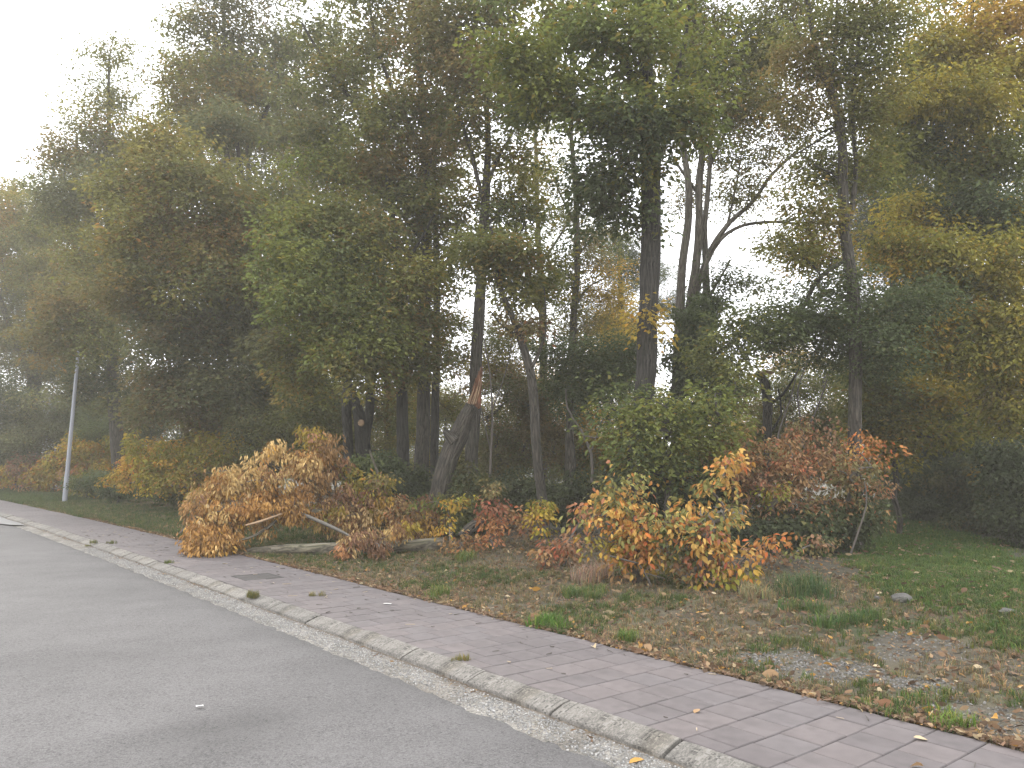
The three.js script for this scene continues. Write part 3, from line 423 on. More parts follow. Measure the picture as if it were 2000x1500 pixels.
plant({ name: 'oak_tree', label: 'slimmer dark trunk just right of the broader trunk it almost touches', d: 21.5, stems: [[[849, 965, 19], [849, 880, 17], [851, 780, 16], [853, 640, 14], [851, 480, 12], [848, 340, 10], [856, 200, 7]], [[852, 560, 7], [885, 480, 5], [900, 420, 4]]],
  blobs: [[880, 340, 55, 50, 0, 8, 'olive'], [845, 520, 60, 50, 0, 9, 'olive'], [810, 600, 60, 60, 0, 10, 'olive'], [830, 690, 50, 50, -1, 8, 'brown'], [870, 250, 60, 60, 0, 9, 'brown']], per: 20, clumpR: 0.55, bark: 'barkDark' });
plant({ name: 'oak_tree', label: 'oak with fresh green drooping leaves and a straight dark trunk left of centre', d: 19.5, stems: [[[787, 985, 33], [787, 930, 27], [787, 830, 23], [785, 730, 21], [780, 600, 18], [770, 460, 14], [755, 340, 8]], [[784, 700, 10], [710, 640, 8], [640, 590, 6], [580, 560, 4]], [[782, 640, 9], [720, 560, 7], [670, 490, 5]], [[776, 540, 8], [820, 470, 6], [850, 420, 4]], [[785, 720, 8], [730, 690, 6], [680, 690, 4]]],
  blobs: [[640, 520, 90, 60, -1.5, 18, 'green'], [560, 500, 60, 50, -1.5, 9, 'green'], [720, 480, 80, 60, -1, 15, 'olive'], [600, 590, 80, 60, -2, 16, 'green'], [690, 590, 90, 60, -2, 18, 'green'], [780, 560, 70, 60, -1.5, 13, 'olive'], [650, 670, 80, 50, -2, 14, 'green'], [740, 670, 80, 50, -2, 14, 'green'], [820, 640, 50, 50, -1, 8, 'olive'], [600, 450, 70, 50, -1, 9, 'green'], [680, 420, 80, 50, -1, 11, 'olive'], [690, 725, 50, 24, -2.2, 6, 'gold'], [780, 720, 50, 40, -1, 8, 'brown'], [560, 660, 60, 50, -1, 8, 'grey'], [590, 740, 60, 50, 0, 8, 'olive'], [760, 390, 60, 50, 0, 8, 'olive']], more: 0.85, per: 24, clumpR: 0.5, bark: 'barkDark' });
plant({ name: 'oak_tree', label: 'forked dark tree with a round pale pruning scar on its trunk', d: 22, stems: [[[712, 950, 38], [710, 900, 32], [707, 860, 30], [702, 815, 24], [690, 780, 20], [676, 735, 17], [655, 620, 14], [640, 480, 9]], [[710, 880, 20], [719, 820, 18], [726, 740, 17], [733, 620, 14], [736, 480, 10]], [[684, 940, 22], [680, 860, 20], [676, 780, 18], [682, 700, 14]]],
  blobs: [[650, 560, 80, 80, 1, 12, 'grey'], [730, 560, 80, 80, 1, 10, 'grey'], [640, 690, 60, 60, 1, 8, 'dark'], [755, 780, 40, 60, 1, 6, 'olive'], [620, 780, 50, 60, 1, 7, 'olive']], per: 22, clumpR: 0.6, bark: 'barkDark',
  extra(root, base) { const c = P(705, 826, 21.74).sub(base), g = new THREE.CylinderGeometry(0.085, 0.1, 0.05, 14).rotateX(Math.PI / 2); const s = mesh('pruning_scar', g, M.cutWood, root); s.position.copy(c); s.rotation.y = -0.2; } });
plant({ name: 'oak_tree', label: 'straight pale trunk rising behind the broken tree and forking high up', d: 19, stems: [[[917, 990, 30], [920, 920, 26], [926, 820, 24], [931, 700, 23], [937, 600, 22], [942, 470, 20], [948, 380, 18], [953, 290, 13], [950, 160, 9], [955, 0, 6]], [[946, 400, 10], [918, 290, 8], [895, 215, 6], [885, 130, 4]], [[949, 370, 10], [975, 305, 7], [1010, 240, 5], [1040, 150, 4]], [[944, 450, 7], [985, 400, 5], [1020, 360, 4]]],
  blobs: [[950, 120, 80, 70, 0, 14, 'brown'], [900, 190, 60, 60, 0, 9, 'brown'], [1000, 210, 70, 60, -1, 12, 'olive'], [930, 280, 50, 50, 0, 7, 'olive'], [1010, 310, 55, 50, 0, 7, 'olive'], [900, 420, 50, 60, 1, 7, 'olive'], [980, 440, 55, 50, 0, 8, 'green'], [940, 30, 80, 60, 0, 12, 'brown'], [1030, 60, 80, 60, 0, 10, 'olive'], [880, 60, 60, 60, 0, 8, 'brown'], [900, 520, 35, 30, 1, 3, 'olive'], [1010, 390, 50, 40, 0, 6, 'olive'], [960, -60, 120, 60, 0, 9, 'olive']], more: 1.0, per: 20, clumpR: 0.5 });
plant({ name: 'oak_tree', label: 'slender curving trunk that bends left above a knot, near the middle', d: 16.5, stems: [[[1063, 1000, 21], [1055, 945, 19], [1048, 880, 19], [1046, 820, 20], [1042, 770, 18], [1034, 715, 17], [1017, 665, 15], [1003, 625, 13], [985, 585, 12], [972, 545, 11], [965, 500, 9], [958, 440, 7]], [[1036, 722, 9], [1052, 690, 7], [1066, 640, 5], [1064, 570, 3]], [[1012, 655, 6], [985, 640, 4], [960, 610, 3]], [[975, 550, 5], [1000, 480, 4], [1030, 430, 3]]],
  blobs: [[965, 500, 45, 40, 0, 7, 'olive'], [1020, 490, 45, 40, 0, 7, 'olive'], [1030, 640, 22, 26, 0, 3, 'rust', 14, 0.28], [1000, 550, 35, 30, 0, 4, 'olive'], [925, 480, 40, 40, 0, 4, 'olive'], [1060, 560, 40, 40, 1, 5, 'olive']], per: 18, clumpR: 0.42 });
plant({ name: 'birch_tree', label: 'thin straight tree whose bare top stands in a sky gap at the centre', d: 23, stems: [[[1110, 985, 18], [1112, 880, 17], [1115, 760, 16], [1119, 650, 15], [1127, 520, 13], [1126, 420, 12], [1120, 320, 10], [1112, 205, 6], [1106, 120, 4]], [[1124, 440, 6], [1090, 370, 4], [1070, 310, 3]], [[1127, 500, 6], [1165, 450, 4], [1180, 400, 3]], [[1121, 600, 6], [1150, 560, 4], [1190, 540, 3]]],
  blobs: [[1075, 330, 45, 50, 0, 5, 'olive', 14], [1090, 440, 50, 50, 0, 6, 'olive', 16], [1165, 400, 40, 40, 0, 4, 'olive', 14], [1095, 540, 60, 50, 0, 9, 'olive'], [1180, 570, 45, 50, 0, 8, 'amber'], [1150, 490, 40, 40, 0, 5, 'brown'], [1080, 240, 35, 35, 0, 3, 'olive', 12], [1140, 620, 50, 40, 0, 6, 'brown']], per: 20, clumpR: 0.5, bark: 'barkPale', leaf: 'fine' });
plant({ name: 'oak_tree', label: 'thickest dark oak trunk right of centre under a green canopy', d: 15, stems: [[[1243, 1000, 50], [1247, 940, 44], [1251, 860, 41], [1257, 760, 38], [1262, 690, 40], [1265, 600, 38], [1270, 480, 40], [1271, 350, 39], [1270, 240, 36], [1264, 150, 30], [1258, 60, 26], [1254, -60, 20]], [[1265, 205, 20], [1232, 150, 18], [1195, 80, 16], [1158, 15, 13], [1120, -60, 9]], [[1267, 270, 13], [1205, 215, 12], [1158, 165, 10], [1125, 125, 9], [1094, 70, 7]], [[1268, 300, 9], [1205, 245, 8], [1130, 220, 6], [1060, 205, 4]], [[1268, 240, 11], [1320, 150, 10], [1340, 60, 8], [1350, -40, 6]], [[1270, 330, 8], [1310, 270, 7], [1350, 240, 5], [1400, 225, 3]]],
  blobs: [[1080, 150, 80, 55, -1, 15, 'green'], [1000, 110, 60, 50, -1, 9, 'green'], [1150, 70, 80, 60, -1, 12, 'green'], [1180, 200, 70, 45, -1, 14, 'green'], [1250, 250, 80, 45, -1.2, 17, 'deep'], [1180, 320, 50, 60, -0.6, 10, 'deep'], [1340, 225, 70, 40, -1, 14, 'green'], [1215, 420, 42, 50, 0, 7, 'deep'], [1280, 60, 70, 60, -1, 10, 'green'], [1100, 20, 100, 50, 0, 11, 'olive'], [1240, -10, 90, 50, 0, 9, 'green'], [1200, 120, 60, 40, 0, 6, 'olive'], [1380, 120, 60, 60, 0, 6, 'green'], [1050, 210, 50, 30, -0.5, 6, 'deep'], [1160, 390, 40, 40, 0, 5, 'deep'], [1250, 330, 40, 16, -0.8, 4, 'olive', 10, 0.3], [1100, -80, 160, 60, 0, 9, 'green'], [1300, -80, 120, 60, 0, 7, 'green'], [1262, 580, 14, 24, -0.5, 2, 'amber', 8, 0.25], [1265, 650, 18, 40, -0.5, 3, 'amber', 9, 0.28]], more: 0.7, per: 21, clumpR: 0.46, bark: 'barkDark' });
plant({ name: 'ash_tree', label: 'many stemmed backlit tree in the brightest gap, with a curved limb arching right', d: 19.5, stems: [[[1322, 1000, 30], [1323, 850, 26], [1324, 720, 24], [1326, 640, 19], [1331, 540, 17], [1344, 420, 15], [1340, 330, 13], [1322, 200, 10], [1316, 80, 8], [1318, -40, 6]], [[1345, 760, 22], [1340, 660, 20], [1350, 580, 18], [1362, 480, 16], [1364, 380, 15], [1372, 280, 14], [1374, 190, 12], [1358, 90, 9], [1362, -30, 7]], [[1352, 600, 12], [1382, 500, 12], [1420, 440, 10], [1470, 395, 8], [1500, 350, 7], [1545, 305, 6], [1585, 270, 4]], [[1368, 540, 9], [1405, 470, 8], [1445, 443, 7], [1505, 434, 6], [1560, 440, 5], [1600, 468, 3]], [[1374, 740, 20], [1380, 640, 18], [1382, 540, 14], [1376, 440, 11], [1385, 320, 9], [1392, 200, 7], [1400, 60, 5]], [[1364, 380, 7], [1330, 330, 6], [1310, 300, 4]], [[1384, 330, 7], [1430, 230, 6], [1465, 130, 5], [1500, 20, 3]], [[1374, 200, 7], [1410, 130, 6], [1440, 60, 4]], [[1420, 440, 5], [1440, 350, 4], [1450, 290, 3]], [[1380, 590, 6], [1402, 550, 6], [1424, 512, 4]]],
  blobs: [[1400, 60, 80, 70, 0, 12, 'olive', 18], [1340, 20, 60, 60, 0, 7, 'brown', 18], [1450, 130, 60, 60, 0, 8, 'olive', 16], [1400, 200, 50, 50, 0, 6, 'olive', 16], [1480, 60, 60, 60, 0, 7, 'olive', 16], [1420, 290, 50, 45, 0, 6, 'olive', 14], [1440, 370, 45, 35, 0, 5, 'gold', 14], [1490, 300, 35, 30, 0, 3, 'brown', 12], [1540, 240, 45, 40, 0, 6, 'brown', 16], [1345, 130, 50, 50, 0, 6, 'olive', 16], [1335, 400, 30, 40, 1, 3, 'brown', 12], [1400, 380, 40, 30, 1, 3, 'olive', 12], [1500, 480, 30, 20, 0, 2, 'olive', 10], [1440, 560, 60, 40, 0, 6, 'deep', 16], [1420, -60, 140, 60, 0, 9, 'olive', 18], [1320, 270, 30, 30, 1, 3, 'brown', 12], [1490, 170, 50, 50, 0, 6, 'olive'], [1530, 80, 60, 60, 0, 8, 'olive'], [1560, 10, 60, 50, 0, 7, 'brown'], [1330, 90, 60, 60, 1, 7, 'olive'], [1380, 140, 60, 50, 0, 6, 'brown'], [1450, 210, 60, 40, 0, 6, 'gold']], more: 1.75, per: 20, clumpR: 0.5, leaf: 'fine', bark: 'barkPale' });
plant({ name: 'maple_tree', label: 'slim grey trunk on the right with high fork and a long low limb drooping left', d: 15, stems: [[[1672, 1095, 30], [1670, 1010, 27], [1668, 900, 26], [1669, 780, 24], [1668, 680, 24], [1663, 580, 24], [1653, 480, 22], [1645, 380, 20], [1640, 270, 18], [1630, 200, 16], [1612, 130, 13], [1590, 60, 11], [1572, -20, 8]], [[1652, 460, 11], [1668, 390, 11], [1673, 320, 9], [1668, 240, 8], [1672, 140, 6], [1680, 20, 4]], [[1638, 240, 8], [1624, 170, 8], [1632, 80, 6], [1640, -20, 4]], [[1646, 510, 10], [1608, 535, 9], [1587, 563, 8], [1572, 594, 8], [1545, 622, 7], [1496, 642, 6], [1447, 657, 5], [1387, 700, 3]], [[1640, 250, 5], [1590, 280, 4], [1540, 310, 3]], [[1600, 260, 4], [1650, 240, 5], [1700, 210, 4], [1745, 185, 3], [1790, 155, 2]], [[1632, 200, 5], [1580, 110, 4], [1545, 40, 3]]],
  blobs: [[1560, 200, 50, 45, 0, 6, 'brown', 15], [1600, 60, 60, 55, 0, 8, 'olive', 16], [1690, 110, 70, 60, 0, 9, 'olive', 16], [1660, 20, 70, 50, 0, 7, 'olive', 16], [1590, 420, 50, 45, 0, 7, 'olive'], [1560, 480, 40, 35, 0, 5, 'olive'], [1610, 360, 40, 40, 1, 4, 'brown'], [1600, 500, 50, 40, 1, 6, 'amber'], [1570, 610, 80, 35, 0, 10, 'deep'], [1480, 640, 70, 35, 0, 8, 'deep'], [1690, 630, 110, 40, 0, 15, 'deep'], [1740, 590, 80, 35, 0, 9, 'deep'], [1420, 690, 50, 40, 0, 6, 'olive'], [1560, 680, 80, 30, 1, 8, 'deep'], [1720, 690, 90, 40, 0, 10, 'deep'], [1700, 240, 50, 40, 0, 5, 'olive'], [1640, 560, 70, 30, 0, 7, 'deep'], [1600, -60, 130, 50, 0, 7, 'olive'], [1650, 130, 60, 50, 0, 7, 'olive'], [1720, 180, 50, 60, 0, 7, 'gold'], [1730, 60, 60, 60, 0, 7, 'gold'], [1560, 120, 50, 50, 0, 6, 'brown'], [1700, 330, 50, 50, 0.5, 6, 'olive'], [1590, 330, 40, 50, 0.5, 5, 'olive']], more: 1.1, per: 19, clumpR: 0.42, leaf: 'fine' });
plant({ name: 'chestnut_tree', label: 'yellow green tree filling the upper right corner, its top turning amber', d: 18, stems: [[[1965, 1010, 30], [1963, 900, 28], [1958, 760, 26], [1950, 600, 24], [1935, 420, 20], [1915, 240, 15], [1900, 80, 9], [1895, -60, 6]], [[1955, 660, 12], [1900, 560, 10], [1840, 500, 7], [1790, 470, 4]], [[1940, 470, 11], [1870, 360, 9], [1820, 280, 6], [1780, 220, 4]], [[1930, 380, 10], [1975, 260, 8], [2020, 150, 5]], [[1945, 560, 10], [2000, 470, 8], [2050, 400, 5]], [[1920, 290, 9], [1860, 190, 7], [1820, 100, 5]]],
  blobs: [[1800, 110, 60, 50, 0, 11, 'yellow'], [1870, 80, 80, 60, -0.5, 15, 'yellow'], [1960, 60, 80, 70, -0.5, 15, 'amber'], [1730, 250, 50, 60, 0.5, 7, 'yellow'], [1990, 120, 60, 60, -0.5, 9, 'yellow'], [1990, 440, 60, 60, -0.6, 9, 'yellow'], [1800, 420, 60, 40, -0.3, 7, 'yellow'], [1770, 190, 60, 60, 0, 10, 'yellow'], [1850, 190, 90, 60, -1, 18, 'yellow'], [1940, 180, 80, 60, -1, 15, 'yellow'], [1780, 280, 70, 50, 0, 11, 'green'], [1870, 290, 80, 60, 0, 13, 'yellow'], [1950, 300, 70, 70, 0, 14, 'green'], [1830, 360, 70, 40, 0, 9, 'green'], [1930, 400, 90, 60, -0.5, 16, 'deep'], [1850, 420, 60, 50, 0, 8, 'grey'], [2010, 200, 60, 120, 0, 10, 'yellow'], [2020, 380, 60, 100, 0, 10, 'green'], [1740, 330, 60, 50, 1, 6, 'green'], [1900, -30, 160, 60, 0, 15, 'yellow']], more: 1.2, per: 23, clumpR: 0.5, leaf: 'broad', leafScale: 0.85 });
plant({ name: 'chestnut_tree', label: 'lower tree of bright yellow leaves at the right edge, under the amber topped one', d: 16.5, stems: [[[2030, 1010, 24], [2025, 880, 22], [2010, 740, 20], [1985, 600, 15], [1950, 520, 10], [1900, 480, 6]], [[2012, 760, 10], [1960, 690, 8], [1900, 640, 5], [1850, 620, 3]], [[2000, 680, 9], [1960, 590, 7], [1850, 520, 5], [1760, 490, 3]]],
  blobs: [[1740, 480, 60, 35, 0, 9, 'yellow'], [1810, 500, 80, 40, -0.5, 13, 'yellow'], [1890, 500, 80, 50, -0.5, 14, 'yellow'], [1970, 530, 70, 60, -0.5, 13, 'yellow'], [1850, 560, 70, 35, 0, 9, 'green'], [1930, 610, 80, 50, -0.5, 13, 'yellow'], [1990, 640, 60, 70, -1, 12, 'yellow'], [1860, 660, 90, 40, 0, 10, 'green'], [1960, 710, 70, 50, -0.5, 11, 'yellow'], [1990, 800, 50, 60, -0.5, 8, 'yellow'], [1760, 620, 60, 50, 0, 8, 'green'], [1800, 700, 70, 50, 0, 9, 'yellow'], [1780, 570, 60, 30, 0, 6, 'green'], [1990, 900, 40, 50, 0, 7, 'amber'], [1950, 820, 40, 40, 0, 5, 'yellow'], [1900, 700, 60, 40, -0.5, 7, 'yellow'], [1820, 640, 60, 40, -0.5, 6, 'yellow'], [1930, 760, 50, 30, 0, 5, 'olive']], bark: 'barkDark', more: 1.15, per: 21, clumpR: 0.44, leafScale: 0.8, leaf: 'broad' });
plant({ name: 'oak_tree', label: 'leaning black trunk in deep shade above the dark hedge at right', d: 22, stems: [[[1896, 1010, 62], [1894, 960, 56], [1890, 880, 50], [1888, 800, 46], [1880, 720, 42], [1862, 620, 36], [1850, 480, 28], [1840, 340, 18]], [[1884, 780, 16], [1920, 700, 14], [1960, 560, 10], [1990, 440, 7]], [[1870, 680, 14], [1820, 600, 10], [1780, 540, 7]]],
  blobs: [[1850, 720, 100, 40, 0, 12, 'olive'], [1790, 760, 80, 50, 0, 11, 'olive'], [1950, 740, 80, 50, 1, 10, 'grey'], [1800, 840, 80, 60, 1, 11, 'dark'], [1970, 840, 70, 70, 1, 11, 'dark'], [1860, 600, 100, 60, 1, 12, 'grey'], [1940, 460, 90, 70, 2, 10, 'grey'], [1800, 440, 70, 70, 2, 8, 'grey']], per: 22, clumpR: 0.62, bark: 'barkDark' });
plant({ name: 'pine_tree', label: 'dark pine whose shaded crown shows behind the yellow leaves at right', d: 29, stems: [[[1755, 1000, 22], [1752, 820, 20], [1746, 600, 16], [1740, 420, 11], [1736, 300, 5]]],
  blobs: [[1730, 360, 80, 50, 0, 15, 'dark'], [1700, 430, 90, 50, 0, 15, 'dark'], [1770, 420, 80, 60, 0, 13, 'dark'], [1740, 310, 50, 40, 0, 7, 'dark'], [1720, 500, 90, 50, 0, 11, 'dark'], [1780, 540, 80, 50, 0, 9, 'dark'], [1740, 780, 90, 60, 1, 9, 'dark'], [1740, 660, 90, 60, 1, 9, 'dark']], per: 24, clumpR: 0.85, leaf: 'needle', leafMat: NEEDLE, leafScale: 1.6, bark: 'barkDark' });
plant({ name: 'pine_tree', label: 'distant blue green pine glimpsed left of the thickest oak trunk', d: 33, stems: [[[1216, 1000, 18], [1215, 820, 16], [1213, 600, 12], [1210, 460, 6]]],
  blobs: [[1200, 480, 45, 30, 0, 7, 'deep'], [1230, 540, 60, 35, 0, 9, 'deep'], [1190, 600, 50, 40, 0, 7, 'deep'], [1300, 590, 30, 40, 0, 5, 'deep'], [1290, 530, 24, 14, 0, 2, 'deep'], [1230, 650, 70, 40, 0, 9, 'deep']], per: 22, clumpR: 0.7, leaf: 'needle', leafMat: NEEDLE, leafScale: 1.7, bark: 'barkDark' });
plant({ name: 'oak_tree', label: 'far oak closing the gaps between the crowns at the left edge', d: 52, stems: [[[130, 930, 18], [134, 760, 16], [140, 560, 13], [146, 380, 9], [150, 260, 5]], [[138, 620, 8], [60, 480, 5], [20, 420, 3]], [[141, 540, 8], [220, 420, 5], [250, 340, 3]]],
  blobs: [[-10, 430, 60, 60, 0, 14, 'olive'], [0, 540, 60, 70, 0, 14, 'grey'], [-10, 660, 60, 70, 0, 14, 'grey'], [40, 440, 80, 70, 0, 20, 'olive'], [120, 400, 80, 70, 0, 18, 'grey'], [200, 340, 80, 70, 0, 18, 'olive'], [40, 580, 90, 80, 0, 20, 'grey'], [150, 520, 100, 80, 0, 22, 'grey'], [240, 470, 90, 80, 0, 18, 'grey'], [60, 700, 90, 70, 0, 18, 'grey'], [180, 690, 100, 70, 0, 18, 'grey'], [280, 620, 90, 90, 0, 18, 'grey'], [300, 780, 90, 50, 0, 12, 'grey']], per: 26, clumpR: 1.15, leafScale: 1.6 });
plant({ name: 'oak_tree', label: 'far oak closing the gap between the broad left crown and the tall high crown', d: 40, stems: [[[500, 930, 18], [498, 760, 16], [492, 560, 13], [486, 380, 10], [480, 180, 6]], [[490, 500, 8], [420, 350, 5], [380, 260, 3]], [[488, 440, 8], [560, 320, 5], [610, 240, 3]]],
  blobs: [[470, 300, 90, 70, 0, 16, 'grey'], [390, 250, 80, 70, 0, 14, 'olive'], [550, 300, 90, 70, 0, 16, 'grey'], [480, 200, 90, 60, 0, 14, 'olive'], [590, 210, 80, 70, 0, 12, 'grey'], [620, 400, 80, 70, 0, 12, 'grey'], [520, 420, 90, 60, 0, 12, 'olive'], [400, 130, 80, 60, 0, 9, 'grey'], [540, 110, 90, 70, 0, 11, 'grey'], [650, 100, 80, 70, 0, 9, 'grey'], [600, 540, 80, 70, 0, 10, 'grey'], [640, 660, 70, 60, 0, 9, 'grey']], per: 24, clumpR: 0.9, leafScale: 1.35 });
plant({ name: 'oak_tree', label: 'thin pale green oak of the second row filling the middle between the trunks', d: 28, stems: [[[1060, 1000, 16], [1062, 800, 15], [1058, 600, 13], [1050, 420, 10], [1045, 250, 6]], [[1059, 620, 7], [1000, 500, 5], [960, 400, 4]], [[1055, 520, 6], [1130, 400, 4], [1170, 320, 3]]],
  blobs: [[1000, 420, 70, 70, 0, 9, 'gold'], [1060, 330, 80, 70, 0, 8, 'gold'], [1130, 440, 70, 80, 0, 9, 'olive'], [1010, 560, 70, 60, 0, 9, 'olive'], [1100, 600, 80, 50, 0, 9, 'olive'], [940, 620, 60, 50, 0, 7, 'olive'], [900, 460, 60, 60, 1, 6, 'gold'], [1190, 620, 60, 50, 0, 8, 'amber'], [1030, 660, 80, 40, 0, 9, 'olive'], [1120, 690, 60, 40, 0, 7, 'brown'], [1200, 480, 50, 60, 0, 5, 'olive'], [900, 700, 40, 40, 0, 5, 'olive'], [1060, 230, 70, 60, 0, 6, 'olive']], per: 16, clumpR: 0.6, bark: 'barkPale', leaf: 'fine', more: 1.05 });
plant({ name: 'oak_tree', label: 'second row oak showing through between the dark limbs at upper left of centre', d: 29, stems: [[[760, 1000, 18], [756, 700, 16], [740, 450, 12], [730, 220, 8], [725, 60, 4]], [[748, 520, 8], [670, 400, 5], [620, 330, 3]], [[740, 420, 7], [800, 280, 5], [840, 200, 3]]],
  blobs: [[680, 200, 100, 90, 0, 12, 'grey'], [780, 160, 100, 90, 0, 11, 'olive'], [620, 340, 90, 80, 0, 10, 'grey'], [740, 340, 90, 80, 0, 11, 'olive'], [700, 60, 110, 80, 0, 9, 'olive'], [850, 330, 60, 70, 0, 6, 'olive'], [680, 480, 90, 70, 0, 11, 'grey'], [790, 520, 80, 70, 0, 9, 'olive']], per: 18, clumpR: 0.72, more: 0.95 });
// the snapped tree: trunk, torn stub, and a red splinter standing up from the break
{
  const d = 17.5, base0 = P(852, 1010, d), base = V(base0.x, gh(base0.x, base0.z), base0.z), t = thing('broken_tree', 'snapped leaning oak trunk with a tall red splinter at the break', 'tree', base), k = d / FOCAL;
  const line = [[848, 1030, 48], [853, 1000, 43], [861, 955, 39], [873, 905, 38], [885, 872, 39], [898, 845, 37], [911, 815, 30], [922, 792, 24]], [pts, rad] = resample(line.map(([x, y]) => P(x, y, d).sub(base)), line.map(([, , w]) => (w * k) / 2), 0.1);
  pts[0].y = Math.min(pts[0].y, -0.12);
  mesh('trunk', new MB().tube(pts, rad, 22, true, 0.09, 3).build(), M.bark, t);
  const lm = [[888, 862, 26], [878, 852, 20], [872, 845, 15], [869, 840, 10]], [lp, lr] = resample(lm.map(([x, y]) => P(x, y, d - 0.15).sub(base)), lm.map(([, , w]) => (w * k) / 2), 0.05);
  mesh('limb_stub', new MB().tube(lp, lr, 10, true, 0.1, 8).build(), M.bark, t);
  const r = rng(77), mb = new MB(); // torn slivers side by side, the longest on the right
  for (let j = 0; j < 16; j++) {
    const f = j / 15, bx = lerp(907, 936, f), by = lerp(800, 782, f), top = [790, 780, 786, 766, 775, 748, 738, 760, 733, 724, 742, 721, 716, 727, 714, 738][j], tx = bx + (785 - top) * 0.2 + (f - 0.5) * -14, z = (r() - 0.5) * 0.14;
    const a = P(bx, by + 14, d).sub(base).add(V(0, 0, z)), b = P(tx, top, d).sub(base).add(V(0, 0, z * 0.5)), m = a.clone().lerp(b, 0.55).add(V((r() - 0.5) * 0.015, 0, 0));
    mb.tube([a, a.clone().lerp(b, 0.3), m, b], [0.04, 0.038 + 0.01 * r(), 0.03, 0.008], 5, true, 0.1, j);
  }
  mesh('splintered_wood', mb.build(), M.splint, t);
  const pale = new MB(); for (let j = 0; j < 5; j++) { const a = P(909 + j * 5, 800 - j * 3, d - 0.09).sub(base), b = P(926 + j * 4, [762, 748, 752, 736, 730][j], d - 0.06).sub(base); pale.tube([a, a.clone().lerp(b, 0.5).add(V(0.01 * j - 0.02, 0, 0)), b], [0.016, 0.013, 0.003], 5, true, 0.1, j); } mesh('pale_sliver', pale.build(), M.cutWood, t);
  const tw = new MB(); for (let j = 0; j < 6; j++) { const a = P(915 + r() * 14, 800 - r() * 20, d - 0.2).sub(base), b = a.clone().add(V((r() - 0.3) * 0.5, -0.2 - r() * 0.5, 0.15)); tw.tube([a, a.clone().lerp(b, 0.5).add(V(0.06, 0.03, 0)), b], [0.006, 0.005, 0.003], 4, false); }
  mesh('bark_strip', tw.build(), M.bark, t);
}
plant({ name: 'broken_tree', label: 'thin dark dead trunk snapped off at head height behind the rusty shrub', d: 16.5, stems: [[[1502, 1000, 15], [1500, 900, 16], [1499, 830, 17], [1500, 790, 18], [1497, 755, 19], [1490, 735, 17], [1478, 728, 12]], [[1500, 790, 8], [1530, 770, 5], [1560, 720, 3]], [[1501, 850, 6], [1525, 810, 4], [1520, 760, 3]]], bark: 'barkDark',
  extra(root, base) { const p = P(1484, 729, 16.3).sub(base), m = mesh('torn_end', new MB().tube([p, p.clone().add(V(0.1, 0.02, 0)), p.clone().add(V(0.3, 0.01, 0.02))], [0.012, 0.05, 0.02], 7, true, 0.2, 3).build(), M.cutWood, root); } });
// climbing ivy on the many-stemmed tree
plant({ name: 'ivy_plant', label: 'dark ivy bush climbing the foot of the many stemmed tree', category: 'ivy', d: 19, base: [1350, 1000], blobs: [[1378, 600, 28, 40, 0, 5, 'deep'], [1372, 660, 40, 50, -0.3, 9, 'deep'], [1365, 730, 50, 50, -0.3, 11, 'dark'], [1345, 800, 45, 60, -0.2, 9, 'dark']], leaf: 'ivy', per: 26, clumpR: 0.42, roots: 2, crownName: 'foliage' });

// ---------------------------------------------------------------- second row: trees and bushes that close the view through the wood
const bg = (label, d, base, blobs, o = {}) => plant({ name: 'understorey_shrub', category: 'shrub', label, d, base: [base, 1000], blobs, per: 20, clumpR: 0.62, more: 1.75, leaf: 'fine', roots: 4, rootSpread: 1.2, crownName: 'foliage', arch: 0.5, ...o });
bg('bluish green bush below the left crowns behind the lamp post', 38, 300, [[190, 860, 50, 36, 0, 7, 'deep'], [300, 860, 70, 36, 0, 9, 'grey'], [370, 880, 60, 30, 0, 8, 'deep'], [260, 830, 70, 45, 0, 12, 'deep'], [330, 800, 80, 50, 0, 14, 'deep'], [400, 850, 70, 40, 0, 10, 'deep'], [210, 800, 50, 40, 2, 7, 'deep'], [440, 790, 60, 50, 0, 8, 'grey']]);
bg('dark bushes closing the view under the big dark oak farthest left', 42, 90, [[20, 800, 60, 70, 0, 12, 'dark'], [100, 820, 60, 60, 0, 12, 'grey'], [170, 820, 50, 60, 0, 10, 'deep'], [60, 860, 80, 40, -1, 10, 'grey'], [-20, 840, 40, 60, 0, 7, 'dark']], { clumpR: 0.9, leafScale: 1.4, per: 24 });
bg('olive bush between the left oak trunk and the leaf pile', 25, 600, [[480, 850, 50, 40, 3, 9, 'olive'], [520, 890, 60, 40, 2, 9, 'grey'], [440, 850, 40, 40, 4, 6, 'olive'], [560, 850, 70, 60, 0, 14, 'olive'], [630, 830, 60, 70, 0, 13, 'olive'], [500, 830, 60, 50, 0, 9, 'grey'], [600, 770, 60, 40, 0, 8, 'olive'], [670, 860, 40, 60, 1, 7, 'brown']]);
bg('dark thicket behind the two close trunks', 26, 780, [[760, 860, 70, 90, 0, 12, 'gold'], [690, 860, 60, 70, 2, 8, 'olive'], [850, 860, 60, 80, 2, 9, 'yellow'], [800, 770, 60, 60, 2, 7, 'amber'], [890, 800, 40, 70, 2, 6, 'olive']]);
bg('yellow brown thicket behind the slender curving trunk', 24, 1010, [[1000, 760, 70, 60, 0, 11, 'brown'], [960, 860, 60, 80, 0, 12, 'brown'], [1030, 860, 60, 80, 1, 12, 'olive'], [990, 690, 60, 50, 1, 7, 'olive'], [1080, 820, 60, 80, 0, 11, 'brown'], [960, 720, 50, 40, 1, 5, 'amber']]);
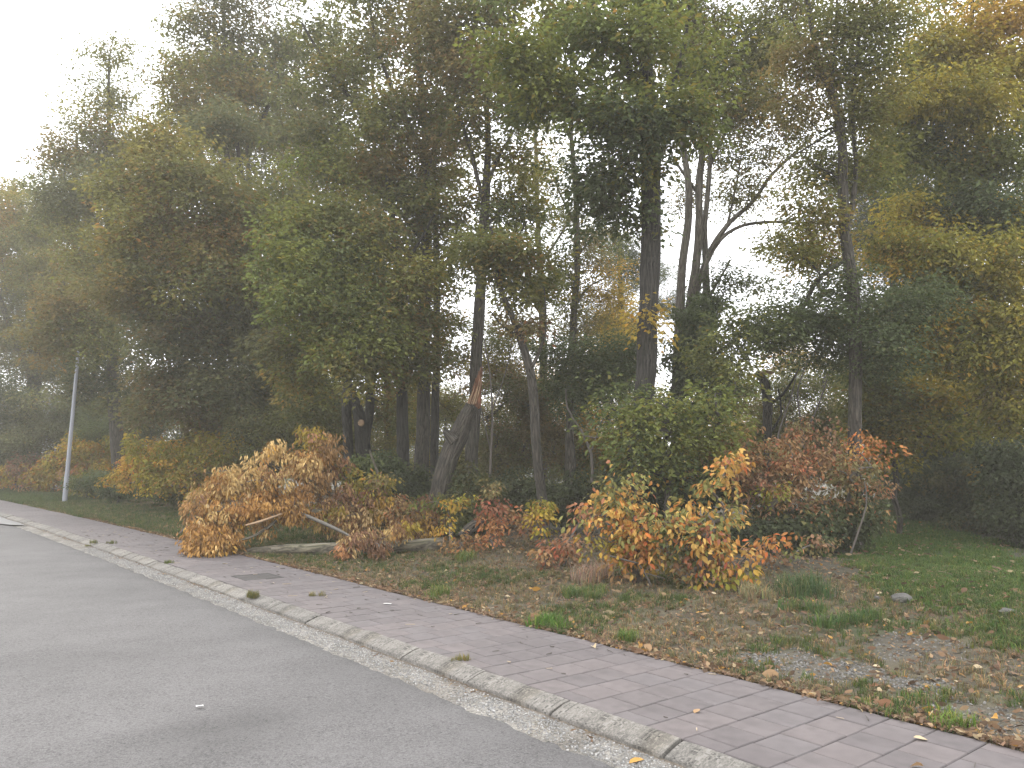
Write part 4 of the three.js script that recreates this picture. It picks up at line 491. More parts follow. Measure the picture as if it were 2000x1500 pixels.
bg('brown and amber thicket left of the thickest oak trunk', 25, 1180, [[1160, 830, 70, 70, 0, 12, 'amber'], [1200, 720, 60, 60, 0, 9, 'brown'], [1130, 900, 60, 50, 0, 9, 'olive'], [1230, 880, 50, 60, 0, 8, 'olive'], [1195, 660, 50, 40, 0, 6, 'amber']]);
bg('dark green bough like bush at mid height beside the thickest oak', 19.5, 1150, [[1110, 690, 50, 35, 0, 6, 'deep'], [1170, 740, 60, 40, 0, 9, 'deep'], [1210, 690, 40, 30, 0, 5, 'deep'], [1120, 760, 45, 30, 0, 5, 'deep']], { roots: 2 });
bg('fresh green hazel bush in front of the thickest oak trunk', 13.6, 1320, [[1215, 830, 45, 35, 0, 7, 'green'], [1280, 800, 60, 36, 0, 11, 'green'], [1355, 800, 65, 36, 0, 11, 'green'], [1410, 770, 45, 25, 0.3, 5, 'green'], [1270, 860, 70, 40, 0, 12, 'green'], [1345, 865, 60, 45, 0, 11, 'green'], [1230, 890, 40, 35, 0, 5, 'deep'], [1400, 850, 45, 45, 0.3, 6, 'olive'], [1320, 920, 50, 40, 0.5, 5, 'deep'], [1195, 800, 30, 30, 0.2, 4, 'deep'], [1440, 735, 36, 24, 0.4, 4, 'olive'], [1260, 915, 40, 26, 0.3, 4, 'olive'], [1380, 905, 40, 26, 0.4, 4, 'green'], [1240, 770, 40, 20, 0.5, 4, 'deep']], { clumpR: 0.48, per: 6, more: 0.85, leaf: 'oak', leafScale: 0.85, rootSpread: 0.5 });
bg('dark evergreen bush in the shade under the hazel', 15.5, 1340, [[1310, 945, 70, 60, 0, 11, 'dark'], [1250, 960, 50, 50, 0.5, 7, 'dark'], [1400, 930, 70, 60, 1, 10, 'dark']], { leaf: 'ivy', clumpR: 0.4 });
bg('olive thicket with bare twigs right of the many stemmed tree', 24, 1500, [[1440, 760, 60, 60, 0, 8, 'olive'], [1530, 760, 70, 50, 0, 8, 'olive'], [1600, 800, 60, 60, 0, 9, 'olive'], [1480, 850, 80, 60, 1, 11, 'olive'], [1560, 880, 70, 60, 1, 10, 'brown'], [1620, 720, 60, 40, 1, 6, 'olive'], [1540, 700, 60, 35, 2, 5, 'amber']]);
bg('olive bush right of the slim grey trunk, above the grass path', 19, 1740, [[1710, 790, 50, 60, 0, 9, 'olive'], [1740, 860, 50, 40, 0, 7, 'yellow'], [1790, 850, 60, 25, -0.5, 6, 'yellow', 12], [1830, 760, 60, 40, 0, 7, 'yellow'], [1870, 830, 40, 30, 0.3, 4, 'green'], [1700, 720, 50, 40, 0, 6, 'olive'], [1760, 790, 60, 40, 1, 7, 'olive']], { leaf: 'oak' });
bg('black green holly hedge along the right side of the grass path, its near end', 20, 1960, [[1960, 960, 60, 70, 0, 16, 'dark'], [1990, 1010, 50, 40, -1, 9, 'dark'], [1890, 950, 70, 70, 1, 16, 'dark'], [1900, 1020, 50, 30, 0.5, 8, 'dark'], [2050, 960, 60, 90, -1, 12, 'dark'], [1970, 880, 60, 50, 1, 9, 'dark'], [1985, 950, 50, 60, -4.3, 10, 'dark'], [2030, 1010, 50, 40, -4.3, 8, 'dark']], { leaf: 'ivy', clumpR: 0.5, per: 30, rootSpread: 3, roots: 8 });
bg('black green holly hedge along the right side of the grass path, its far end', 25, 1800, [[1810, 940, 70, 70, 0, 15, 'dark'], [1760, 930, 50, 60, 2, 10, 'dark'], [1840, 990, 50, 40, -1, 9, 'dark'], [1740, 975, 30, 35, 3, 5, 'dark'], [1850, 890, 60, 60, 1, 9, 'dark']], { leaf: 'ivy', clumpR: 0.6, per: 30, rootSpread: 3, roots: 8 });
{ // the far edge of the wood
  const L = ['far bush showing between the two close trunks and the snapped one', 'far bush beyond the slender curving trunk', 'far bush beyond the gap left of the thickest oak', 'far bush below the brightest sky gap', 'far bush beyond the rusty shrub', 'far bush at the end of the grass path', 'far bush beyond the leaf pile', 'far bush under the left crowns', 'far bush beyond the lamp post'];
  [[870, 44, 760], [1020, 42, 700], [1180, 43, 690], [1360, 42, 770], [1530, 43, 790], [1680, 46, 800], [690, 45, 760], [500, 48, 740], [300, 52, 770]].forEach(([x, d, top], k) => bg(L[k], d, x, [[x - 60, 850, 80, 90, 0, 9, k % 2 ? 'gold' : 'green'], [x + 60, 870, 80, 80, 1, 9, k % 3 ? 'green' : 'amber'], [x - 40, 905, 80, 26, -2, 7, 'olive'], [x + 50, 910, 80, 24, -2, 7, 'green'], [x, (top + 850) / 2, 90, (880 - top) / 2, 0, 10, k % 2 ? 'amber' : 'gold']], { clumpR: 1.1, per: 26, leafScale: 1.5, twig: 1.3 }));
}
// dark evergreen undergrowth at the feet of the trunks
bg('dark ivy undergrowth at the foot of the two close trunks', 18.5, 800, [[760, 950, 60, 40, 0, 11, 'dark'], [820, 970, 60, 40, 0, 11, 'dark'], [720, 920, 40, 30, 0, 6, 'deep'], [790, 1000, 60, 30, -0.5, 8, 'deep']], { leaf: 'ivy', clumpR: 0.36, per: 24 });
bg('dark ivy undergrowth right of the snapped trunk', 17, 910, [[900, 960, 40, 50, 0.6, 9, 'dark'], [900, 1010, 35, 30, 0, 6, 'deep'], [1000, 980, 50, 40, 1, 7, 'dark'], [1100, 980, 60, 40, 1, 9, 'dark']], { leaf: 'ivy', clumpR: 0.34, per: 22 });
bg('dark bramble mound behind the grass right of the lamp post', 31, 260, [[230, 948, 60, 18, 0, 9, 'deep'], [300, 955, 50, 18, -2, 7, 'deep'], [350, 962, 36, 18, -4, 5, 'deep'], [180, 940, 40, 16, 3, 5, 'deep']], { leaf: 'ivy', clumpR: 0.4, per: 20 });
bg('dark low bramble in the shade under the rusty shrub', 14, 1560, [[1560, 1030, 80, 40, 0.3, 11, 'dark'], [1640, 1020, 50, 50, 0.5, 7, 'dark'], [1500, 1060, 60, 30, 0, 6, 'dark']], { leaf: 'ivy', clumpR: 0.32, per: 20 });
// ---------------------------------------------------------------- autumn shrubs along the verge
const sh = (label, d, base, blobs, o = {}) => plant({ name: 'autumn_shrub', category: 'shrub', label, d, base, blobs, leaf: 'shrub', leafMat: LEAFDRY, per: 4, clumpR: 0.3, leafScale: 0.8, more: 0.78, twigMat: 'twig', crownName: 'foliage', arch: 0.4, flat: 0.9, ...o });
// large single leaves of the two nearest shrubs are parts of their own
const bladeGeo = many(4, (k) => spray(300 + k, 1, 0.0001, 0.135, 0.066, { droop: 0.0, wild: 0, twist: 0, segs: 2, odd: 0 }).rotateY(0));
const LEAFCOL = [[0.46, 0.235, 0.055], [0.42, 0.19, 0.055], [0.48, 0.31, 0.09], [0.33, 0.14, 0.07], [0.24, 0.22, 0.07], [0.4, 0.27, 0.06]].map((c) => { const m = leafMat(0.3); m.vertexColors = false; m.color.setRGB(...c); return m; });
const TANCOL = [[0.38, 0.22, 0.09], [0.32, 0.17, 0.07], [0.48, 0.34, 0.18], [0.24, 0.12, 0.06], [0.38, 0.23, 0.07]].map((c) => { const m = leafMat(0.25); m.vertexColors = false; m.color.setRGB(...c); return m; });
// orient a blade so that its +length axis points along dir
const bladeAxis = bladeGeo.map((g) => { const a = g.attributes.position; let b = V(0, 0, 0), bd = 0; const o = V(a.getX(0), a.getY(0), a.getZ(0)); for (let k = 0; k < a.count; k++) { const q = V(a.getX(k), a.getY(k), a.getZ(k)); if (q.length() > bd) { bd = q.length(); b = q; } } return b.normalize(); });
function leaves(n, mats, droop, scale) {
  return (root, base, clumps, r) => {
    const front = clumps.slice().sort((a, b) => b.p.z - a.p.z);
    for (let k = 0; k < n; k++) {
      const c = front[Math.floor(Math.pow(r(), 1.3) * front.length)], a = r() * 6.283, R = c.R * 1.15, q = c.p.clone().add(V(Math.cos(a) * R * r(), (r() * 1.4 - 0.6) * R, Math.abs(Math.sin(a)) * R * r() + 0.05)); if (q.y < gh(q.x, q.z) + 0.1) q.y = gh(q.x, q.z) + 0.1 + r() * 0.2;
      const g = Math.floor(r() * 4), m = mesh('leaf', bladeGeo[g], mats[Math.floor(r() * r() * mats.length)], root), out = r() * 6.283, dir = V(Math.cos(out) * 0.7, -droop * (0.3 + r()), Math.sin(out) * 0.7).normalize();
      m.position.copy(q.sub(base)); m.quaternion.setFromUnitVectors(bladeAxis[g], dir).multiply(new THREE.Quaternion().setFromAxisAngle(bladeAxis[g], r() * 6.283)); m.scale.setScalar(scale * (0.75 + 0.5 * r()));
    }
  };
}
sh('bright orange leaved shrub below the thickest oak, the left one of the two nearest', 11.2, [1235, 1110], [[1190, 1010, 40, 30, 0, 9, 'orange'], [1235, 985, 36, 26, 0, 8, 'orange'], [1250, 1040, 50, 30, -0.2, 11, 'orange'], [1165, 985, 20, 20, 0, 4, 'orange'], [1200, 1060, 50, 30, 0, 8, 'amber'], [1270, 1080, 50, 26, 0.2, 7, 'amber'], [1180, 950, 14, 16, 0, 2, 'orange'], [1255, 945, 10, 16, 0, 2, 'orange'], [1225, 1100, 40, 20, 0, 4, 'rust']], { extra: leaves(165, LEAFCOL, 1.2, 0.72), roots: 3 });
sh('golden orange shrub with tall spray, the right one of the two nearest', 10.5, [1395, 1140], [[1400, 1090, 36, 34, 0, 10, 'orange'], [1420, 1120, 36, 24, 0, 7, 'yellow'], [1390, 1040, 26, 26, 0, 6, 'orange'], [1400, 1000, 26, 26, 0.2, 6, 'orange'], [1405, 950, 22, 26, 0.4, 5, 'orange'], [1430, 905, 22, 18, 0.4, 4, 'orange'], [1320, 1000, 24, 18, 0.3, 5, 'orange'], [1300, 1020, 20, 20, 0.3, 4, 'orange'], [1345, 985, 18, 18, 0.3, 3, 'orange'], [1350, 1060, 30, 20, 0.2, 4, 'deep'], [1310, 1060, 34, 18, 0.3, 4, 'deep'], [1350, 1110, 50, 26, 0.2, 6, 'rust'], [1440, 1140, 20, 14, 0, 3, 'amber']], { extra: leaves(165, LEAFCOL, 1.2, 0.72), roots: 4 });
sh('large rusty pink shrub in front of the slim grey trunk', 14.2, [1560, 1080], [[1395, 890, 30, 30, 0, 4, 'rust'], [1440, 930, 40, 30, 0, 6, 'rust'], [1700, 960, 30, 40, 0, 5, 'rust'], [1600, 870, 60, 30, 0.2, 7, 'rust'], [1430, 880, 45, 30, 0, 8, 'rust'], [1490, 890, 60, 40, 0, 12, 'rust'], [1560, 900, 60, 40, 0, 11, 'rust'], [1630, 920, 60, 45, 0, 12, 'rust'], [1680, 920, 40, 30, -0.3, 7, 'rust'], [1480, 950, 60, 40, 0, 10, 'rust'], [1560, 970, 70, 40, 0, 12, 'rust'], [1640, 980, 50, 40, 0, 9, 'rust'], [1590, 840, 40, 30, 0.5, 5, 'rust'], [1530, 1010, 60, 35, 0, 4, 'brown'], [1620, 1030, 50, 30, 0, 3, 'rust'], [1545, 905, 16, 12, -0.2, 3, 'red'], [1700, 880, 30, 20, 0, 4, 'orange'], [1510, 960, 24, 16, -0.4, 4, 'yellow'], [1460, 1020, 50, 35, 0, 3, 'brown']], { roots: 7, rootSpread: 2.0, clumpR: 0.36, per: 7, leafScale: 0.7, more: 0.95 });
sh('narrow coral red shrub right of the snapped trunk', 14.8, [968, 1060], [[965, 985, 22, 26, 0, 6, 'red'], [972, 1030, 26, 24, 0, 6, 'red'], [958, 955, 12, 14, 0, 2, 'rust'], [1000, 1010, 24, 26, 0.3, 4, 'rust']], { clumpR: 0.2 });
sh('yellow leaved sapling before the foot of the slender curving trunk', 14.4, [1060, 1070], [[1050, 985, 18, 16, 0, 4, 'yellow'], [1062, 1010, 22, 18, 0, 5, 'amber'], [1072, 1035, 20, 14, 0, 3, 'yellow'], [1040, 1030, 26, 24, 0.3, 4, 'rust']], { clumpR: 0.19 });
sh('low red leaved bush left of the two nearest orange shrubs', 12.6, [1085, 1095], [[1080, 1070, 22, 16, 0, 4, 'red'], [1120, 1040, 24, 18, 0, 3, 'rust'], [1140, 1010, 18, 18, 0.3, 3, 'red'], [1060, 1085, 24, 10, 0, 2, 'rust'], [1130, 1070, 28, 16, 0, 4, 'rust']], { clumpR: 0.17 });
sh('small dry brown seedling bush between the log end and the coral red shrub', 14.3, [935, 1085], [[935, 1055, 30, 18, 0, 4, 'tanRed'], [900, 1070, 24, 12, 0, 3, 'tanRed'], [880, 1030, 24, 16, 0.6, 3, 'amber']], { clumpR: 0.2 });
sh('yellow green sapling at the foot of the snapped trunk', 15.6, [885, 1060], [[880, 1000, 24, 20, 0, 4, 'amber'], [850, 980, 24, 16, 0, 3, 'green'], [905, 985, 16, 14, 0, 2, 'yellow']], { clumpR: 0.22 });
sh('low brown seedlings in the dry grass below the rusty pink shrub', 11.8, [1500, 1120], [[1500, 1090, 40, 16, 0, 3, 'rust'], [1560, 1080, 40, 16, 0.5, 3, 'brown'], [1640, 1070, 40, 20, 1.5, 4, 'rust'], [1520, 1060, 14, 10, -0.5, 2, 'orange']], { clumpR: 0.22, rootSpread: 1.6, roots: 5 });
sh('yellow hedge shrub behind the left end of the leaf pile', 26, [400, 975], [[330, 905, 50, 30, 0, 12, 'yellow'], [400, 900, 50, 36, 0, 13, 'yellow'], [370, 940, 50, 26, -0.5, 10, 'amber'], [440, 880, 40, 36, 0, 9, 'yellow'], [450, 930, 40, 30, 0, 8, 'amber'], [300, 940, 40, 20, 0, 7, 'yellow'], [460, 850, 20, 24, 0, 3, 'yellow'], [280, 880, 40, 30, 1, 8, 'yellow'], [340, 870, 40, 24, 1, 7, 'amber'], [250, 930, 30, 20, 0.5, 6, 'amber'], [400, 860, 40, 20, 0.5, 6, 'yellow']], { clumpR: 0.44, per: 14, more: 1.4, leafScale: 1.0, roots: 6, rootSpread: 1.8 });
sh('yellow and orange hedge shrub just right of the lamp post', 36, [220, 955], [[120, 905, 36, 26, 0.5, 8, 'amber'], [150, 940, 34, 14, -0.5, 6, 'yellow'], [300, 940, 40, 18, -2, 8, 'amber'], [330, 900, 40, 24, -2, 7, 'yellow'], [150, 870, 40, 22, 1, 7, 'amber'], [230, 865, 40, 20, 1, 7, 'yellow'], [190, 900, 40, 26, 0, 9, 'amber'], [250, 895, 45, 28, 0, 10, 'yellow'], [220, 925, 50, 20, -0.5, 8, 'amber'], [170, 930, 30, 16, 0, 5, 'rust'], [280, 915, 36, 24, -1, 7, 'orange']], { clumpR: 0.55, per: 16, more: 1.45, roots: 6, rootSpread: 2.4, leafScale: 1.3 });
sh('rust red hedge shrub behind the lamp post', 42, [130, 950], [[60, 915, 34, 24, -1, 9, 'rust'], [90, 930, 30, 16, -1.5, 7, 'amber'], [30, 925, 30, 18, -1, 7, 'amber'], [110, 905, 34, 24, 0, 8, 'rust'], [150, 895, 34, 24, 0, 7, 'rust'], [200, 870, 30, 20, 0, 6, 'tanRed'], [130, 930, 40, 14, -0.5, 6, 'orange'], [230, 860, 20, 12, 0, 3, 'red']], { clumpR: 0.62, per: 16, more: 1.45, roots: 6, rootSpread: 2.4, leafScale: 1.45 });
sh('golden bush at the far left edge beside the big dark oak', 44, [5, 945], [[5, 905, 30, 24, 0, 8, 'amber'], [-30, 900, 30, 30, 0, 7, 'amber'], [15, 930, 24, 14, 0, 4, 'orange']], { clumpR: 0.62, per: 16, more: 1.45, roots: 4, leafScale: 1.5 });
// ---------------------------------------------------------------- the fallen bough: limbs, dry hanging leaves
plant({ name: 'fallen_bough', label: 'fallen crown heaped with dry tan leaves on the verge by the pavement', category: 'fallen branch', d: 15.6, stemName: 'limb', bark: 'log', seed: 900,
  stems: [[[760, 1020, 20, 1.5], [690, 985, 18, 1.2], [620, 950, 15, 1.0], [560, 920, 11, 0.8], [500, 900, 6, 0.5]], [[700, 990, 12, 1.2], [610, 1000, 11, 0.4], [520, 1010, 9, -0.2], [440, 1020, 7, -0.6], [380, 1035, 4, -0.8]], [[640, 960, 10, 1], [560, 970, 8, 0.3], [480, 965, 6, 0], [420, 975, 4, -0.3]], [[660, 970, 8, 1], [640, 900, 6, 1.2], [610, 850, 4, 1.4]], [[560, 1000, 6, 0.4], [500, 1045, 5, -0.7], [450, 1060, 3, -0.9]], [[720, 1000, 8, 1.3], [740, 940, 6, 1.6], [720, 880, 4, 1.8]]],
  blobs: [[430, 960, 45, 30, -0.3, 12, 'tan'], [500, 930, 60, 36, 0, 18, 'tan'], [560, 900, 60, 36, 0.6, 16, 'tan'], [620, 890, 50, 46, 1.2, 14, 'tanRed'], [470, 1000, 55, 34, -0.6, 18, 'tan'], [550, 980, 70, 34, 0, 18, 'tan'], [630, 950, 60, 40, 0.8, 14, 'tanRed'], [410, 1030, 40, 26, -0.9, 11, 'tan'], [400, 1060, 40, 14, -1.1, 9, 'tan'], [440, 1050, 34, 14, -0.8, 7, 'tan'], [560, 1005, 60, 14, -0.1, 8, 'tan'], [690, 1000, 50, 30, 0.8, 10, 'tanRed'], [720, 960, 50, 36, 1.2, 9, 'amber'], [610, 850, 30, 20, 1.2, 5, 'amber'], [425, 1076, 30, 5, -1.0, 4, 'tan'], [670, 1025, 50, 20, 0.6, 8, 'tan'], [750, 1000, 40, 26, 1.0, 7, 'tan'], [780, 1030, 40, 18, 0.6, 7, 'tanRed'], [820, 1020, 40, 20, 0.8, 5, 'tan'], [830, 985, 30, 20, 1.2, 4, 'tanRed'], [650, 1000, 40, 26, 0.8, 7, 'amber'], [385, 985, 22, 30, -0.6, 4, 'tanRed']],
  leaf: 'hang', leafMat: LEAFDRY, per: 10, clumpR: 0.27, leafScale: 0.64, more: 1.0, twigMat: 'twig', crownName: 'foliage', flat: 1, arch: 0.6, deep: 0.85, extra: leaves(280, TANCOL, 2.4, 0.66) });
sh('rust coloured fallen spray of leaves lying across the log', 14.4, [735, 1088], [[700, 1056, 24, 12, -0.3, 5, 'tanRed'], [730, 1050, 26, 16, 0, 7, 'tanRed'], [765, 1030, 30, 14, 0.3, 5, 'tan'], [735, 1072, 24, 9, -0.3, 4, 'tanRed'], [662, 1082, 13, 6, -0.4, 2, 'red'], [800, 1024, 24, 12, 0.5, 3, 'amber']], { leaf: 'hang', clumpR: 0.17, per: 9, leafScale: 0.62 });
sh('brown leaved shrub behind the log, between the leaf pile and the snapped trunk', 16.8, [750, 1045], [[700, 950, 36, 26, 0, 7, 'amber'], [750, 985, 40, 26, 0, 8, 'tanRed'], [780, 1010, 36, 18, -0.4, 6, 'brown'], [700, 1000, 36, 22, 0, 6, 'tanRed'], [740, 940, 26, 20, 0, 4, 'rust']], { clumpR: 0.28, per: 10 });
// ---------------------------------------------------------------- logs and sticks
function log(name, label, cat, line, d, mat, ends, o = {}) {
  const ps = line.map(([x, y, , dd]) => P(x, y, d + (dd ?? 0))), c = ps[0].clone().lerp(ps[ps.length - 1], 0.5), base = V(c.x, gh(c.x, c.z), c.z), t = thing(name, label, cat, base);
  const rs = line.map(([, , w]) => (w * d) / FOCAL / 2); if (o.rest) ps.forEach((p, k) => (p.y = Math.max(gh(p.x, p.z) + rs[k] * 0.75, o.rest > 1 ? -1 : 0)));
  const [pts, rad] = resample(ps.map((p) => p.sub(base)), rs, 0.12);
  mesh('bark', new MB().tube(pts, rad, rs[0] > 0.05 ? 18 : 7, true, 0.06, o.seed ?? 2).build(), M[mat], t);
  for (const e of ends ?? []) { const k = e ? pts.length - 1 : 0, dir = pts[k].clone().sub(pts[e ? k - 1 : 1]).normalize(), m = mesh('cut_end', new THREE.CylinderGeometry(rad[k] * 0.97, rad[k] * 0.99, 0.02, 16), M.cutWood, t); m.position.copy(pts[k]).addScaledVector(dir, 0.011); m.quaternion.setFromUnitVectors(V(0, 1, 0), dir); }
  return t;
}
log('fallen_log', 'long mossy grey log lying on the verge in front of the leaf pile', 'log', [[480, 1058, 13], [520, 1053, 19], [570, 1047, 23], [620, 1049, 25], [665, 1054, 26], [720, 1062, 27], [780, 1068, 27], [830, 1069, 27], [866, 1061, 28]], 15.0, 'log', [1], { rest: 1, seed: 4 });
log('broken_branch', 'dark curved branch stub rising from the ground behind the log end', 'branch', [[905, 1050, 24], [916, 1035, 22], [930, 1024, 20], [946, 1018, 17]], 15.4, 'bark', [1]);
log('stump', 'small grey stump end beside the log and the dry seedlings', 'stump', [[901, 1085, 24], [900, 1074, 22], [897, 1064, 19]], 14.6, 'barkPale', []);
log('bare_stick', 'pale barkless broken stick sloping down over the log', 'stick', [[556, 990, 6, 0.2], [600, 1008, 7], [650, 1030, 7, -0.2], [690, 1050, 4, -0.3]], 15.4, 'twigGrey', []);
log('sawn_branch', 'short sawn brown branch poking out left of the leaf pile', 'branch', [[362, 1016, 9], [378, 1012, 9], [400, 1008, 8], [430, 1000, 6]], 15.2, 'log', [0], { seed: 7 });
log('bent_stick', 'thin bent stick arching onto the grass left of the leaf pile', 'stick', [[352, 1041, 4], [362, 1033, 5], [380, 1029, 5], [420, 1026, 5]], 14.8, 'twig', []);
log('bare_stick', 'thin reddish broken stick lying across the leaf pile', 'stick', [[480, 1026, 4], [510, 1018, 5], [550, 1004, 4]], 14.6, 'cutWood', []);
// bare saplings and twigs that cross the shade
const sap = (label, d, lines) => plant({ name: 'bare_sapling', label, category: 'sapling', d, stems: lines, stemName: 'stem', limbName: 'twig', bark: 'twig' });
sap('bare forked sapling left of the slender curving trunk', 18, [[[956, 1000, 6], [958, 900, 5], [962, 800, 4], [955, 720, 3], [945, 660, 2]], [[962, 800, 3], [990, 720, 2], [1000, 660, 2]], [[958, 880, 3], [938, 790, 2], [932, 740, 2]]]);
sap('bare bent sapling in front of the amber thicket', 18, [[[1150, 1000, 6], [1158, 900, 6], [1140, 850, 5], [1110, 800, 4], [1105, 760, 2]], [[1140, 850, 4], [1170, 855, 3], [1195, 835, 2]], [[1155, 880, 3], [1180, 810, 2]]]);
sap('bare thin sapling right of the dead snapped trunk', 16, [[[1512, 1050, 5], [1520, 920, 5], [1515, 860, 4], [1540, 790, 3], [1560, 720, 2]], [[1519, 900, 3], [1535, 840, 2], [1530, 790, 2]]]);
sap('bare sapling with grey twigs under the low drooping limb', 17, [[[1575, 1060, 6], [1578, 930, 5], [1570, 840, 4], [1560, 770, 3], [1580, 700, 2]], [[1570, 850, 4], [1600, 790, 3], [1620, 730, 2]], [[1574, 880, 3], [1550, 820, 2]]]);
sap('bare pale twig leaning right at the edge of the grass path', 13.4, [[[1652, 1110, 4], [1672, 1050, 4], [1690, 990, 3], [1686, 940, 2]]]);
sap('bare dark branch bent over the grass under the nearest orange shrubs', 10.8, [[[1270, 1145, 5], [1262, 1120, 5], [1240, 1095, 4], [1190, 1085, 3]], [[1262, 1120, 3], [1300, 1130, 2]]]);

// ---------------------------------------------------------------- lamp post
{
  const b = P(127, 970, 33), gy = gh(b.x, b.z), y0 = Math.min(gy, b.y), t = thing('street_lamp', 'slim grey metal lamp post at the left, its head lost in the leaves', 'street lamp', V(b.x, y0, b.z)), H = 8.2;
  const lean = 0.012, prof = [[0.108, -0.3], [0.108, 0.0], [0.1, 0.05], [0.097, 1.2], [0.085, 1.28], [0.052, H]].map(([r, y]) => new THREE.Vector2(r, y));
  mesh('pole', new THREE.LatheGeometry(prof, 18), M.galv, t);
  const door = mesh('service_door', new THREE.BoxGeometry(0.07, 0.36, 0.012), M.galv, t); door.position.set(0.03, 0.85, 0.096);
  const arm = new THREE.TubeGeometry(new THREE.CatmullRomCurve3([V(0, H - 0.2, 0), V(0.02, H + 0.1, 0), V(-0.25, H + 0.22, 0.25), V(-0.6, H + 0.28, 0.6)]), 16, 0.03, 10); mesh('arm', arm, M.galv, t);
  const head = mesh('lamp_head', new THREE.SphereGeometry(0.2, 18, 12).scale(0.75, 0.4, 1.7), M.lampDark, t); head.position.set(-0.75, H + 0.27, 0.75); head.rotation.y = -Math.PI / 4;
  t.rotation.z = -lean;
}
// ---------------------------------------------------------------- a house beyond the wood at far left
{
  const c = P(95, 900, 66), t = thing('house', 'pale house with grey roof glimpsed through the trees at far left', 'house', V(c.x, gh(c.x, c.z) - 0.1, c.z)); t.rotation.y = 0.55;
  const w = 12, d = 8, h = 3.6, e = 7.2, shp = new THREE.Shape([new THREE.Vector2(-d / 2, 0), new THREE.Vector2(d / 2, 0), new THREE.Vector2(d / 2, h), new THREE.Vector2(0, e), new THREE.Vector2(-d / 2, h)]);
  mesh('wall', new THREE.ExtrudeGeometry(shp, { depth: w, bevelEnabled: false }).translate(0, 0, -w / 2).rotateY(Math.PI / 2), M.wall, t);
  for (const s of [1, -1]) { const L = Math.hypot(d / 2 + 0.5, e - h + 0.45), g = new THREE.BoxGeometry(w + 0.8, 0.16, L); const m = mesh('roof', g, M.roof, t); m.rotation.x = s * Math.atan2(e - h, d / 2); m.position.set(0, (h + e) / 2 - 0.1 + 0.14, s * (d / 4 + 0.12)); }
  for (const x of [-4, -1.2, 3.6]) { const f = mesh('window', mergeGeometries([new THREE.BoxGeometry(1.5, 0.1, 0.12).translate(0, 0.7, 0), new THREE.BoxGeometry(1.5, 0.1, 0.12).translate(0, -0.7, 0), new THREE.BoxGeometry(0.1, 1.3, 0.12).translate(-0.7, 0, 0), new THREE.BoxGeometry(0.1, 1.3, 0.12).translate(0.7, 0, 0), new THREE.BoxGeometry(0.06, 1.3, 0.1)]), M.trim, t); f.position.set(x, 1.7, d / 2 + 0.03); const p = mesh('pane', new THREE.BoxGeometry(1.3, 1.3, 0.03), M.pane, f); p.position.z = -0.01; }
  const dr = mesh('door', new THREE.BoxGeometry(1, 2.1, 0.1), M.pane, t); dr.position.set(1.2, 1.06, d / 2 + 0.03); const hd = mesh('handle', new THREE.BoxGeometry(0.04, 0.16, 0.05), M.galv, dr); hd.position.set(0.4, 0, 0.07);
  mesh('chimney', new THREE.BoxGeometry(0.7, 1.6, 0.7).translate(2.5, e + 0.3, 0), M.roof, t);
}
